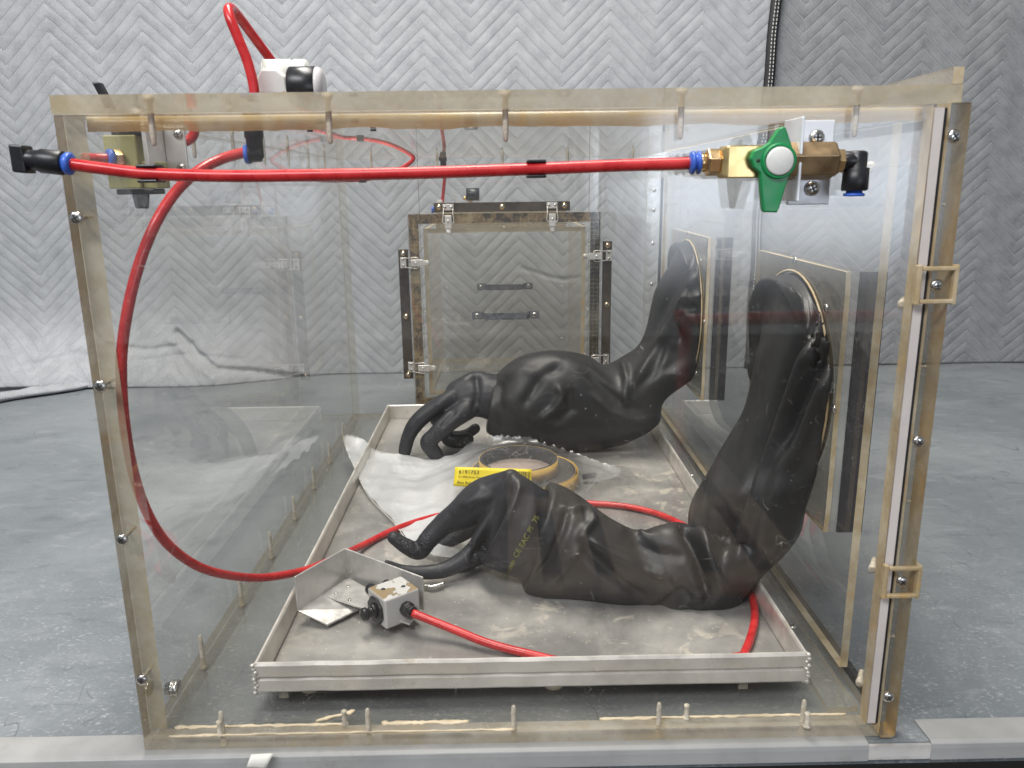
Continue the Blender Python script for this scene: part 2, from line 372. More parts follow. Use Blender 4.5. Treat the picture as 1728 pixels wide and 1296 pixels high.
def slab(name, x0, x1, y0, y1, z0, z1, parent, clear='clear', edge='edge'):
    mb = MB().box(x0, x1, y0, y1, z0, z1); d = (x1-x0, y1-y0, z1-z0); k = d.index(min(d))
    big = {2: (0, 1), 1: (2, 4), 0: (3, 5)}[k]
    mb.mi = [0 if i in big else 1 for i in range(6)]
    return mb.build(name, [clear, edge], parent)
def dup_to(o, parent, loc):
    c = o.copy(); COL.objects.link(c); c.parent = parent; c.location = loc; return c

def screw_mesh(name, r=.0045, h=.0022, axis=(0, -1, 0), mats=('steel', 'darkslot')):   # pan head with a cross recess, facing axis
    mb = MB(); a = Vector(axis)
    mb.lathe((0, 0, 0), a, [(0, r), (h*.35, r), (h*.8, r*.78), (h, r*.45), (h, .0001)], 18)
    u = a.orthogonal().normalized(); w = a.cross(u)
    for p, q in ((u, w), (w, u)): mb.obox(a*h*.92, p*r*.52, q*r*.12, a*h*.14, 1)
    o = mb.build(name, list(mats)); me = o.data; bpy.data.objects.remove(o); return me
SCREW = {ax: screw_mesh('screw_head', axis=v) for ax, v in {'-y': (0,-1,0), '+z': (0,0,1), '-x': (-1,0,0), '-z': (0,0,-1)}.items()}
def screw(parent, loc, ax='-y', s=1.0, name='screw', sub_of=None):
    o = bpy.data.objects.new(name, SCREW[ax]); COL.objects.link(o); o.scale = (s, s, s); o.parent = parent; o.location = loc
    o.rotation_euler = (0, random.uniform(0, 1) if ax == '-y' else 0, random.uniform(0, 1) if 'z' in ax else 0); return o
def pin_mesh():
    mb = MB().lathe((0, 0, 0), (0, 0, 1), [(0, .0042), (.003, .0030), (.0045, .0021), (.024, .0021), (.031, .0017), (.032, .0008)], 10)
    o = mb.build('pin', ['pin']); me = o.data; bpy.data.objects.remove(o); return me
PIN = pin_mesh()
def pin(parent, loc, rot=(0, 0, 0), s=1.0):
    o = bpy.data.objects.new('screw', PIN); COL.objects.link(o); o.parent = parent; o.location = loc; o.rotation_euler = rot; o.scale = (s, s, s); return o

# ------------------------------------------------------------------ setting: floor, table, blankets
g = MB().box(-6, 6, -6, 1.30, -.82, -.80).build('floor', 'floor'); g['kind'] = 'structure'
tb = thing('table', 'long workbench with worn blue-grey top and chipped pale metal front trim', 'workbench')
MB().box(-1.9, 2.6, -.006, 1.350, -.02, 0).build('tabletop', 'table', tb)
def trim(x0, x1, name='edge_trim'):
    mb = MB(); n = 60; P = []
    for i in range(n+1):
        x = x0 + (x1-x0)*i/n; P.append((x, random.uniform(-.0006, .0006)))
    prof = [(.020, .0004), (.020, .0016), (-.0062, .0022), (-.0098, .0008), (-.0105, -.003), (-.0105, -.014), (-.0065, -.014), (-.0065, .0003)]
    rings = [[(x, y + (j if y > .01 else 0), z) for y, z in prof] for x, j in P]
    mb.rings(rings); mb.sm = [False]*len(mb.sm)
    return mb.build(name, 'trim', tb, .0006)
trim(-1.9, .585); trim(.636, 2.6)
MB().box(.585, .636, -.0095, -.0064, -.0135, -.0006).build('bare_edge', 'alu', tb)
MB().box(-1.9, 2.6, 1.3505, 1.356, -.02, .002).build('back_strip', 'trim', tb)
MB().box(-1.9, 2.6, -.034, -.020, -.060, -.021).build('drawer_rail', 'white_alu', tb, .002)

def chev(u, v, p, a, sp_):
    q = (u + 10*p) % p; tri = np.minimum(q, p-q)
    z = v + tri*2*a/p; fr = np.mod(z/sp_ + 40.5, 1) - .5
    return np.abs(fr)*2       # 0 at a stitch line, 1 mid-channel
def blanket(name, x0, x1, z1, shape, mat, prm, uoff, voff, step=.0036, parent=None):
    nx = int((x1-x0)/step); nz = int(z1/step)
    X, Z = np.meshgrid(np.linspace(x0, x1, nx), np.linspace(.0005, z1, nz))
    U = X - uoff; V = Z - voff
    puff = 1 - (1-chev(U, V, prm['period'], prm['amp'], prm['spacing']))**4
    px, py, pz = shape(X, Z); py = py - .0017*puff**.6
    n = nx*nz; co = np.stack([px, py, pz], -1).reshape(n, 3)
    idx = np.arange(n).reshape(nz, nx)
    fs = np.stack([idx[:-1, :-1], idx[:-1, 1:], idx[1:, 1:], idx[1:, :-1]], -1).reshape(-1, 4)
    me = bpy.data.meshes.new(name); me.from_pydata(co.tolist(), [], fs.tolist()); me.materials.append(MAT[mat])
    uvl = me.uv_layers.new(name='cloth'); li = np.zeros(len(me.loops), dtype=np.int32); me.loops.foreach_get('vertex_index', li)
    uv = np.stack([U.ravel(), V.ravel()], -1)[li]; uvl.data.foreach_set('uv', uv.ravel())
    me.polygons.foreach_set('use_smooth', [True]*len(me.polygons)); me.update()
    o = bpy.data.objects.new(name, me); COL.objects.link(o)
    sol = o.modifiers.new('back', 'SOLIDIFY'); sol.thickness = .006; sol.offset = -1
    if parent: o.parent = parent
    return o
def vnoise(X, Z, sc, seed):
    rs = np.random.RandomState(seed); r = np.zeros_like(X)
    for k in range(7):
        th = rs.uniform(0, math.pi); f = sc*rs.uniform(.6, 1.8); r += np.sin((X*math.cos(th)+Z*math.sin(th))*f*2*math.pi + rs.uniform(0, 6.28))
    return r/7
def sstep(x, a, b): t = np.clip((x-a)/(b-a), 0, 1); return t*t*(3-2*t)
def crease(X, Z, pts, w):
    d = np.full_like(X, 9.0)
    for (ax, az), (bx, bz) in zip(pts[:-1], pts[1:]):
        t = np.clip(((X-ax)*(bx-ax)+(Z-az)*(bz-az))/((bx-ax)**2+(bz-az)**2), 0, 1)
        d = np.minimum(d, np.hypot(X-ax-t*(bx-ax), Z-az-t*(bz-az)))
    return np.exp(-(d/w)**2)
def pz(px, py): p = at(px, py, 'y', 1.33); return (p.x, p.z)
def shape_l(X, Z):
    fl = .105*sstep(-X, .08, .42) + .02*sstep(-X, .5, .8)
    low = np.exp(-(Z/.085)**1.6)
    y = 1.338 - fl*low - .004*vnoise(X, Z, 2.2, 3) - .0045*vnoise(X, Z, 9, 5)*np.exp(-Z/.12)*sstep(-X, -.1, .35)
    y = y + .012*crease(X, Z, [pz(300, 558), pz(345, 590), pz(385, 612), pz(440, 618), pz(520, 636)], .006)
    y = y - .006*crease(X, Z, [pz(290, 570), pz(345, 602), pz(385, 622)], .010)
    y = y + .006*crease(X, Z, [pz(195, 578), pz(260, 585), pz(330, 575)], .005) + .005*crease(X, Z, [pz(60, 610), pz(150, 590), pz(205, 600)], .006)
    y = y + .004*crease(X, Z, [pz(250, 600), pz(330, 590), pz(420, 600)], .004) + .003*crease(X, Z, [pz(880, 455), pz(930, 470), pz(985, 475)], .004)
    x = X + .006*vnoise(X, Z, 1.5, 8) + .012*np.exp(-Z/.1)*sstep(-X, .1, .5)*np.sin(X*22)
    z = Z + .010*low*sstep(-X, .45, .55)*0 + .004*vnoise(X, Z, 3, 11)*sstep(Z, 0, .2) + .010*np.exp(-Z/.05)*sstep(-X, .50, .80)
    return x, y, z
bq = at(555, 23, 'y', 1.335); 
bt = thing('quilted_blanket', 'light grey quilted moving blanket with black bound edge hanging behind the clear box', 'blanket', (0, 0, 0), 'quilted blankets hung as a backdrop')
blanket('cloth', -1.35, .905, .98, shape_l, 'blanket_l', BL, bq.x, bq.z, parent=bt)
# black bound edge with two rows of pale stitching
P = [(.908+.004*math.sin(z*9)-.012*(z < .2)*(0), 1.327, z) for z in np.linspace(.002, .98, 60)]
mb = MB(); rings = []
for x, y, z in P:
    x = .896 + .010*sstep(np.array(z), .5, .85) + .0015*math.sin(z*31)
    rings.append([(x-.012, y+.006, z), (x-.010, y-.002, z), (x, y-.005, z), (x+.010, y-.002, z), (x+.012, y+.006, z)])
mb.rings(rings); e = mb.build('binding', 'black_matt', bt)
st = MB()
for dx in (-.004, .003):
    for z in np.arange(.01, .97, .008):
        x = .896 + .010*float(sstep(np.array(z), .5, .85)) + .0015*math.sin(z*31) + dx
        st.box(x-.0007, x+.0007, 1.3213, 1.3222, z, z+.0045)
st.build('stitching', 'whitecap', bt)
# turned-up hem of the light blanket lying on the bench
a0, a1, a2, a3, a4 = [at(px, py, 'z', .0) for px, py in ((-120, 712), (0, 682), (60, 672), (115, 664), (165, 655))]
mb = MB(); rings = []
for i, p in enumerate(smooth_path([a0, a1, a2, a3, a4, a4+Vector((.06, .012, 0))], 8)):
    h = .020*(1-.30*i/40) + .001*math.sin(i*1.1); w = .030
    ring = []
    for k in range(16):
        t = 2*math.pi*k/16; ring.append((p.x, p.y + w + w*math.cos(t), .001 + h/2 + h/2*math.sin(t)*(1+.1*math.sin(i*.9+k))))
    rings.append(ring)
mb.rings(rings); hem = mb.build('folded_hem', 'blanket_l', bt)
uvl = hem.data.uv_layers.new(name='cloth')
for l in hem.data.loops: v = hem.data.vertices[l.vertex_index].co; uvl.data[l.index].uv = (v.x*1.0, v.z*1.6+v.y*.6)

def shape_r(X, Z): 
    return X + .003*vnoise(X, Z, 2, 21), 1.347 - .003*vnoise(X, Z, 2.5, 22) , Z + .002
bq = at(1426, 60, 'y', 1.34)
bt2 = thing('quilted_blanket', 'darker grey quilted moving blanket at the side, its edge behind the black binding', 'blanket', (0, 0, 0), 'quilted blankets hung as a backdrop')
blanket('cloth', .86, 1.75, .98, shape_r, 'blanket_r', BR, bq.x, bq.z, parent=bt2)

# ------------------------------------------------------------------ glove box
H, D, T = .503, .932, .012
gb = thing('glove_box', 'clear acrylic glove box with yellowed edges standing on the workbench', 'glove box')
bot = slab('floor_panel', 0, .600, 0, D+T, .0015, T, gb, 'clear_thin', 'edge_dim')
top = slab('top_panel', 0, .603, -.001, D+T, H-T, H, gb, 'ceil', 'edge_soft')
front = slab('front_panel', .0005, .5855, 0, T, T+.0005, H-T-.0005, gb, 'clear_front', 'edge')
front.data.materials.append(MAT['edge_dim'])
for f_ in (0, 1): front.data.polygons[f_].material_index = 2
left = slab('left_panel', 0, .0145, T+.0005, D-.0005, T+.0005, H-T-.0005, gb, 'clear', 'edge_soft'); left.data.materials.append(MAT['edge_faint'])
for f_, k_ in ((0, 2), (1, 2), (4, 2)): left.data.polygons[f_].material_index = k_
# the back wall has a square opening for the hatch, so it is four strips joined as one panel
hx0, hx1, hz0, hz1 = .145, .457, .045, .372
mb = MB()
for (x0, x1, z0, z1) in ((.0005, hx0, T+.0005, H-T-.0005), (hx1, .597, T+.0005, H-T-.0005), (hx0, hx1, T+.0005, hz0), (hx0, hx1, hz1, H-T-.0005)):
    mb.box(x0, x1, D, D+T, z0, z1)
mb.mi = [0 if i % 6 in (2, 4) else 1 for i in range(24)]
back = mb.build('back_panel', ['clear', 'edge_faint'], gb)
# port wall on the glove side, with its tan front edge
port = slab('port_wall', .5915, .5985, .068, .925, .020, .484, gb, 'clear', 'edge')
MB().box(.5990, .6045, .030, .924, .0125, .0205).build('seal', 'black_matt', gb)
MB().box(.5990, .6045, .0135, .924, .4770, .4830).build('seal', 'black_matt', gb)
MB().box(.5860, .5905, .9255, .9300, .022, .484).build('seal', 'black_matt', gb)
st_ = MB().box(.5870, .5935, .0010, .0100, .0130, .4890).build('white_gasket', 'strip', gb)
MB().box(.5938, .5950, .0005, .0110, .0135, .4885).build('seal', 'black_matt', gb)
# front bar of the side door, rounded at the lower end
poly = [(.5953, 0, .4915), (.6090, 0, .4915)]
for k in range(7): t = math.pi/2*k/6; poly.append((.6090-.004+.004*math.cos(t), 0, .006-.004*math.sin(t)))
for k in range(7): t = math.pi/2*k/6; poly.append((.5993-.004*math.sin(t), 0, .006-.004*math.cos(t)))
bar = MB().prism([(x, -.003, z) for x, _, z in poly], (0, .018, 0)); bar.mi = [0, 0]+[1]*(len(bar.f)-2)
bar = bar.build('door_bar', ['clear_smoke', 'edge'], gb)
slab('top_rail', .5960, .6030, 0, .93, H+.0005, H+.0112, gb, 'clear_rail', 'edge')
slab('side_rail', .5600, .5850, .0150, .92, T+.001, T+.0065, gb, 'clear_thin', 'edge_dim')
slab('side_rail', .5600, .5850, .921, .9275, T+.008, H-T-.001, gb, 'clear_thin', 'edge_dim')
slab('side_rail', .5850, .5905, .0150, .92, .4520, .4830, gb, 'clear_thin', 'edge_dim')
for z in (.470, .370, .255, .142, .040):
    screw(gb, (.5995, -.003, z), '-y', 1.0)
    pin(gb, (.5995, -.002, z), (math.radians(-90), 0, 0), .9)
for z in (.425, .310, .205, .09): pin(gb, (.6025, .004, z), (0, math.radians(-90), 0), .35)
for y in (.138, .249, .400, .558, .730, .86):
    screw(gb, (.5745, y, T+.0066), '+z', .85); pin(gb, (.574, y, T+.006), (math.pi, 0, 0), .3)
for z in (.430, .395, .335, .26, .18, .09): screw(gb, (.5735, .9208, z), '-y', .8)
for px, py in ((1522, 514), (1472, 962), (1450, 1155), (1468, 281)):
    q = at(px, py, 'y', .024); MB().lathe((q.x, .024, q.z), (.55, 1, .12), [(0, .0011), (0, .0030), (.004, .0032), (.007, .0024), (.018, .0020)], 14).build('foot_screw', 'pin', gb)
# clamps on the front bar
for z in (.370, .142):
    mb = MB()
    for dz in (-.0125, .0105): mb.box(.5875, .6115, -.0070, -.0032, z+dz, z+dz+.003)
    mb.box(.6096, .6128, -.0068, .006, z-.0135, z+.0145); mb.box(.5840, .5875, -.0060, -.0008, z-.0135, z+.0145)
    mb.build('clamp', 'edge', gb, .0008)
# screws through the panels
for k in range(5):
    x = .062 + .1185*k
    if x < .59: pin(gb, (x, .006, H-.0005), (math.pi, 0, 0)); pin(gb, (x, .006, .0005), (0, 0, 0))
    pin(gb, (x, D+.006, H-.0005), (math.pi, 0, 0), .9)
for k in range(1, 8):
    y = .115*k; pin(gb, (.006, y, H-.0005), (math.pi, 0, 0)); pin(gb, (.006, y, .0005), (0, 0, 0), 1.1)
for z in (.424, .306, .187, .067):
    screw(gb, (.0062, -.0004, z), '-y', 1.05); pin(gb, (.006, 0, z), (math.radians(-90), 0, 0), .7)
for px, py in ((372, 1240), (582, 1222), (1158, 1212), (1361, 1226)):
    q = at(px, py, 'z', T); MB().lathe((q.x, q.y, T), (0, 0, 1), [(0, .0032), (.001, .0032), (.0016, .0020), (.010, .0019), (.0125, .0024), (.013, .0018)], 12).build('foot_screw', 'pin', gb)
mb = MB().lathe((.0125, .012+.012, .042), (1, 0, 0), [(0, .005), (.004, .005), (.0042, .0072), (.0062, .0072), (.0064, .006), (.0075, .0072), (.0100, .0072), (.0108, .005)], 20)
mb.lathe((-.0005, .024, .042), (-1, 0, 0), [(0, .006), (.003, .006), (.004, .003)], 16)
mb.build('bolt', 'steel', gb)
# runner rails under the tray
for x in (.10, .50): slab('runner', x-.004, x+.004, .05, .90, T+.0002, T+.0065, gb, 'clear_thin', 'edge_dim')

mb = MB(); N_ = 90; rings = []
for i in range(N_+1):      # squeezed cement band under the top panel
    x = .0155 + (.585-.0155)*i/N_; zl = H-T-.0105 - .0022*noise.noise(Vector((x*22, 3, 1))) - .0016*max(0, noise.noise(Vector((x*60, 7, 1))))
    rings.append([(x, .0125, zl), (x, .0125, H-T-.0008), (x, .0150, H-T-.0008), (x, .0150, zl+.001)])
mb.rings(rings[::-1]); mb.build('cement_band', 'cement', gb)
# glue beads: irregular squeezed cement along the front lower joint
def glue(name, p, q, n, w, seed, mat='glue', h=.0022):
    rs = random.Random(seed); p, q = Vector(p), Vector(q); mb = MB(); rings = []
    for i in range(n+1):
        t = i/n; c = p.lerp(q, t); r = w*(.35+.65*abs(noise.noise(Vector((t*14+seed, seed, 0)))*2)); hh = h*(.5+rs.random()*.5)
        rings.append([c+Vector((0, r*math.cos(a), max(0, hh*math.sin(a)))) for a in [2*math.pi*k/8 for k in range(8)]])
    mb.rings(rings); return mb.build(name, mat, gb)
MAT['glue'] = simple('old_cement', (.72, .60, .42), .5, 0, .25, 40)
glue('cement_bead', (.02, .0135, T), (.16, .0135, T), 40, .0035, 1); glue('cement_bead', (.19, .0135, T), (.262, .0135, T), 26, .0045, 2)
glue('cement_bead', (.37, .0135, T), (.575, .0135, T), 46, .0030, 3); glue('cement_bead', (.02, .0020, .0125), (.30, .0020, .0125), 60, .0018, 4)
glue('cement_bead', (.135, .018, T), (.165, .030, T), 10, .0035, 5)

# glove ports: clear square plates with screws and a ring, a dark end plate outside
def port_plate(y0, y1, zc, label):
    z0, z1 = zc-.118, zc+.120; yc = (y0+y1)/2; R = .108
    mb = MB(); n = 64; inner = []; outer = []
    for i in range(n):
        t = 2*math.pi*i/n; c, s_ = math.cos(t), math.sin(t); inner.append((yc+R*c, zc+R*s_))
        k = 1/max(abs(c)/((y1-y0)/2), abs(s_)/((z1-z0)/2)); outer.append((yc+k*c, zc+.001+k*s_))
    vs = []; 
    for x in (.5865, .5910): vs += [(x, a, b) for a, b in inner] + [(x, a, b) for a, b in outer]
    fs = []; mi = []
    for i in range(n):
        j = (i+1) % n
        fs += [(i, j, n+j, n+i), (2*n+j, 2*n+i, 3*n+i, 3*n+j), (j, i, 2*n+i, 2*n+j), (n+i, n+j, 3*n+j, 3*n+i)]; mi += [0, 0, 2, 1]
    mb.add(vs, fs); mb.mi = mi; pl = mb.build('port_plate', ['clear_smoke', 'edge', 'edge_faint'], gb)
    n2 = 48
    MB().tube([(.5850, yc+(R+.001)*math.cos(2*math.pi*i/n2), zc+(R+.001)*math.sin(2*math.pi*i/n2)) for i in range(n2)], .0011, 8, sub=1, closed=True).build('port_ring', 'edge', gb)
    MB().lathe((.5893, yc, zc), (1, 0, 0), [(0, R-.0015), (.0012, R-.0015)], 48).build('cuff', 'black_matt', gb)
    for a in range(8):
        t = math.radians(22.5+45*a+45/2); rr = R+.011
        screw(gb, (.5864, yc+rr*math.cos(t), zc+rr*math.sin(t)), '-x', .9)
    mb = MB().box(.5990, .6215, y0, y0+.003, z0, z1); mb.build('end_plate', 'smoke_block', gb)
    slab('side_plate', .5990, .6215, y1-.003, y1, z0, z1, gb, 'clear_smoke', 'edge_dim')
port_plate(.114, .355, .247, ''); port_plate(.575, .816, .247, '')

# ------------------------------------------------------------------ hatch in the back wall, chamber beyond it, latches
gy = D-.0005
hf = thing('hatch_door', 'inner clear hatch door with steel handle and brown gasket in the back wall', 'hatch door', (.301, D, .2))
def hbox(*a): return MB().box(*a)
HX0, HX1, HZ0, HZ1 = .126, .476, .030, .393; gw = .017
hbox(HX0, HX0+gw, gy-.009, gy-.001, HZ0, HZ1).build('gasket', 'gasket', hf)
hbox(HX1-gw, HX1, gy-.009, gy-.001, HZ0, HZ1).build('gasket', 'gasket_dark', hf)
hbox(HX0+gw+.0003, HX1-gw-.0003, gy-.009, gy-.001, HZ1-gw, HZ1).build('gasket', 'gasket', hf)
hbox(HX0+gw+.0003, HX1-gw-.0003, gy-.009, gy-.001, HZ0, HZ0+gw).build('gasket', 'gasket', hf)
slab('pane', HX0-.001, HX1+.001, gy-.016, gy-.0095, HZ0-.001, HZ1+.001, hf, 'clear_thin', 'edge_dim')
def strap_handle(parent, y, xc, zc, s=1.0):
    w, t, h, o = .0385*s, .0016, .0065*s, .016*s
    mb = MB()
    mb.box(xc-w, xc+w, y-o-t, y-o, zc-h, zc+h)
    for sx in (-1, 1):
        mb.prism([(xc+sx*w, y-o-t, zc-h), (xc+sx*(w+.006), y-.001, zc-h), (xc+sx*(w+.006), y-.001-t, zc-h), (xc+sx*w*.985, y-o-t*1.6, zc-h)], (0, 0, 2*h))
        mb.box(min(xc+sx*(w+.006), xc+sx*(w+.024)), max(xc+sx*(w+.006), xc+sx*(w+.024)), y-.003, y-.001, zc-h*1.15, zc+h*1.15)
    hd = mb.build('handle', ['handle'], parent, .0005)
    for sx in (-1, 1):
        o2 = bpy.data.objects.new('screw', SCREW['-y']); COL.objects.link(o2); o2.parent = hd; o2.location = (xc+sx*(w+.015), y-.003, zc)
    return hd
def child_fix(parent):      # meshes are in world coordinates; keep children of a placed Empty there
    for c in parent.children:
        if c.type == 'MESH' and c.data.users == 1: c.matrix_parent_inverse = Matrix.Translation(-parent.location)
strap_handle(hf, gy-.0165, .301, .2075)
for x, z in ((.155, .372), (.300, .368), (.445, .372), (.150, .335), (.150, .215), (.455, .335), (.455, .215), (.155, .13), (.45, .13), (.19, .105), (.300, .107), (.41, .107)):
    o2 = pin(hf, (0, 0, 0), (math.radians(-90), 0, 0), .42); o2.location = Vector((x, gy-.016, z)) - hf.location
child_fix(hf)
# chamber beyond the back wall
cx0, cx1, cz0, cz1, cy0, cy1 = .150, .452, .048, .366, D+T+.0005, 1.235
slab('chamber_wall', cx0, cx0+.008, cy0, cy1, cz0, cz1, gb, 'clear_thin', 'edge_soft')
slab('chamber_wall', cx1-.008, cx1, cy0, cy1, cz0, cz1, gb, 'clear_thin', 'edge_soft')
slab('chamber_wall', cx0+.0085, cx1-.0085, cy0, cy1, cz1-.008, cz1, gb, 'clear_thin', 'edge_soft')
slab('chamber_wall', cx0+.0085, cx1-.0085, cy0, cy1, cz0, cz0+.008, gb, 'clear_thin', 'edge_soft')
od = thing('hatch_door', 'outer clear hatch door with steel handle at the far end of the chamber', 'hatch door', (.301, 1.2355, .2))
slab('pane', .130, .472, 1.2355, 1.2435, .030, .386, od, 'clear_thin', 'edge_soft')
strap_handle(od, 1.2354, .301, .2215)
for x, z in ((.17, .36), (.43, .36), (.17, .22), (.43, .22), (.17, .10), (.43, .10)):
    o2 = pin(od, (0, 0, 0), (math.radians(-90), 0, 0), .42); o2.location = Vector((x, 1.235, z)) - od.location
child_fix(od)
# dark latch rails on the wall around the hatch
for (x0, x1, z0, z1, scr) in ((.173, .421, .396, .413, ((.182, .405), (.297, .404), (.411, .405))),
                             (.104, .122, .085, .330, ((.113, .322), (.113, .205), (.113, .093))),
                             (.482, .499, .098, .340, ((.491, .332), (.491, .222), (.491, .106)))):
    r_ = MB().box(x0, x1, gy-.006, gy-.0005, z0, z1).build('latch_rail', 'darkbar', gb, .0008)
    for x, z in scr:
        screw(r_, (x, gy-.0062, z), '-y', .75)
        MB().lathe((x, gy-.0061, z), (0, -1, 0), [(0, .0052), (.0004, .0052)], 16).build('washer', 'brass_bright', r_)
def latch(xc, zc, d):      # d: direction from the rail towards the door
    d = Vector((d[0], 0, d[1])); s_ = Vector((d.z, 0, -d.x)); y = gy-.0068; c = Vector((xc, y, zc)); Y = Vector((0, -1, 0))
    mb = MB().obox(c+Y*.0008, s_*.010, d*.0055, Y*.0008)
    plate = mb.build('latch', 'latch', gb, .0006)
    for k in (-1, 1): screw(plate, c + s_*.0058*k + Y*.0016, '-y', .62)
    b = [c+Y*.003+s_*.0085+d*.002, c+Y*.008+s_*.0088+d*.012, c+Y*.010+s_*.0088+d*.028, c+Y*.010-s_*.0088+d*.028, c+Y*.008-s_*.0088+d*.012, c+Y*.003-s_*.0085+d*.002]
    MB().tube(b, .0009, 8, sub=4).build('wire_loop', 'latch', plate)
    yb = Y*.0105
    mb = MB().obox(c+yb+d*.026, s_*.0062, d*.0115, Y*.0022)
    mb.obox(c+yb+d*.0385, s_*.0046, d*.003, Y*.0012); mb.lathe(c+yb+d*.0445-Y*.0012, Y, [(0, .0046), (.0018, .0046), (.0024, .0035)], 18)
    mb.obox(c+yb+d*.043, s_*.0046, d*.0025, Y*.0011)
    lv = mb.build('lever', 'latch', plate, .0008)
    MB().lathe(c+yb+d*.024+Y*.0022, Y, [(0, .0026), (.0004, .0024)], 16).build('boss', 'alu', plate)
for x, z, d in ((.199, .405, (0, -1)), (.388, .406, (0, -1)), (.113, .306, (1, 0)), (.119, .108, (1, 0)), (.493, .314, (-1, 0)), (.491, .118, (-1, 0))): latch(x, z, d)

# ------------------------------------------------------------------ tray
def zt(px, py, z): return at(px, py, 'z', z)
ty = thing('metal_tray', 'shallow dull aluminium tray with dirty folded rim inside the clear box', 'tray', (.31, .45, .02))
tx0, tx1, ty0, ty1 = .078, .553, .046, .872; zb, zr = .0205, .049
MB().box(tx0+.004, tx1-.004, ty0+.004, ty1-.004, zb, zb+.002).build('base', 'tray', ty)
prof = [(.001, 0), (0, .0015), (0, .0115), (.0024, .0130), (.0024, .0143), (-.0006, .0160), (-.0008, .0262), (.0006, .0285), (.0024, .0285), (.0034, .0265), (.0030, .0160), (.0032, .002), (.0032, 0)]
def rim(p, q, inward):
    p, q, w = Vector(p), Vector(q), Vector(inward); mb = MB(); rings = []
    for i in range(41):
        c = p.lerp(q, i/40); j = .0003*noise.noise(Vector((i*.5, p.x*9, p.y*7)))
        rings.append([c + w*(a+j) + Vector((0, 0, b+j)) for a, b in prof])
    if (q-p).cross(w).z < 0: rings = rings[::-1]
    mb.rings(rings); mb.sm = [False]*len(mb.sm); return mb.build('rim', 'tray_rim', ty)
rim((tx0, ty0, zb), (tx1, ty0, zb), (0, 1, 0)); rim((tx0, ty1, zb), (tx1, ty1, zb), (0, -1, 0))
rim((tx0, ty0, zb), (tx0, ty1, zb), (1, 0, 0)); rim((tx1, ty0, zb), (tx1, ty1, zb), (-1, 0, 0))
for x, y in ((tx0, ty0), (tx1, ty0), (tx0, ty1), (tx1, ty1)):      # welded corners
    mb = MB(); rr = random.Random(int(x*1e3+y*1e4))
    for k in range(9):
        z = zb+.001+.0032*k; mb.lathe((x+rr.uniform(-.0012, .0012), y+rr.uniform(-.0012, .0012), z), (rr.uniform(-.4, .4), rr.uniform(-.4, .4), 1), [(-.002, .0008), (-.001, .0020), (.001, .0021), (.002, .0009)], 10)
    mb.build('weld', 'tray_rim', ty)
for x, y in ((.12, .064), (.335, .062), (.52, .075), (.12, .84), (.51, .84)):
    MB().lathe((x, y, T+.0004), (0, 0, 1), [(0, .009), (.004, .011), (.0078, .014)], 20).build('foot', 'glue', ty)
child_fix(ty)

# ------------------------------------------------------------------ rubber gloves
def catm(vals, sub_):
    out = []; n = len(vals)
    for i in range(n-1):
        a, b, c, d = vals[max(i-1, 0)], vals[i], vals[i+1], vals[min(i+2, n-1)]
        for k in range(sub_):
            t = k/sub_; out.append([.5*((2*b[j]) + (c[j]-a[j])*t + (2*a[j]-5*b[j]+4*c[j]-d[j])*t*t + (3*b[j]-a[j]-3*c[j]+d[j])*t**3) for j in range(len(b))])
    out.append(list(vals[-1])); return out
def sec(A, B, y, dh, dy=0):
    a, b = at(*A, 'y', y), at(*B, 'y', y+dy); return (*((a+b)/2), *((a-b)/2), 0, dh, 0)
def loft(mb, secs, n=72, sub_=10, fold=None, p=2.0):
    S_ = catm(secs, sub_); rings = []
    for i, s_ in enumerate(S_):
        c, u, v = Vector(s_[0:3]), Vector(s_[3:6]), Vector(s_[6:9]); t_ = i/(len(S_)-1); ring = []
        for k in range(n):
            a = 2*math.pi*k/n; ca, sa = math.cos(a), math.sin(a); r = 1.0
            if fold: r += fold(t_, a)
            ring.append(c + (u*ca + v*sa)*r)
        rings.append(ring)
    mb.rings(rings)
def limb(mb, pts, n=20, sub_=6):   # (px, py, radius px, y) rounded at both ends
    vals = []
    for px, py, r, y in pts:
        p = at(px, py, 'y', y); vals.append((*p, r*depth(p)/F))
    V = catm(vals, sub_); P = [Vector(v[:3]) for v in V]; R = [v[3] for v in V]
    t0 = (P[1]-P[0]).normalized(); t1 = (P[-1]-P[-2]).normalized(); u = t0.orthogonal().normalized()
    ext = lambda p, t, r, s_: [(p + t*(s_*r*math.sin(a)), r*math.cos(a)) for a in (.4, .8, 1.15, 1.45)]
    st_, en = ext(P[0], t0, R[0], -1)[::-1], ext(P[-1], t1, R[-1], 1)
    allp = [(p, r, t0) for p, r in st_] + [(P[i], R[i], (P[min(i+1, len(P)-1)]-P[max(i-1, 0)]).normalized()) for i in range(len(P))] + [(p, r, t1) for p, r in en]
    rings = []
    for p, r, t in allp:
        u = (u - t*u.dot(t)).normalized(); w = t.cross(u); rings.append([p+(u*math.cos(2*math.pi*k/n)+w*math.sin(2*math.pi*k/n))*r for k in range(n)])
    mb.rings(rings)
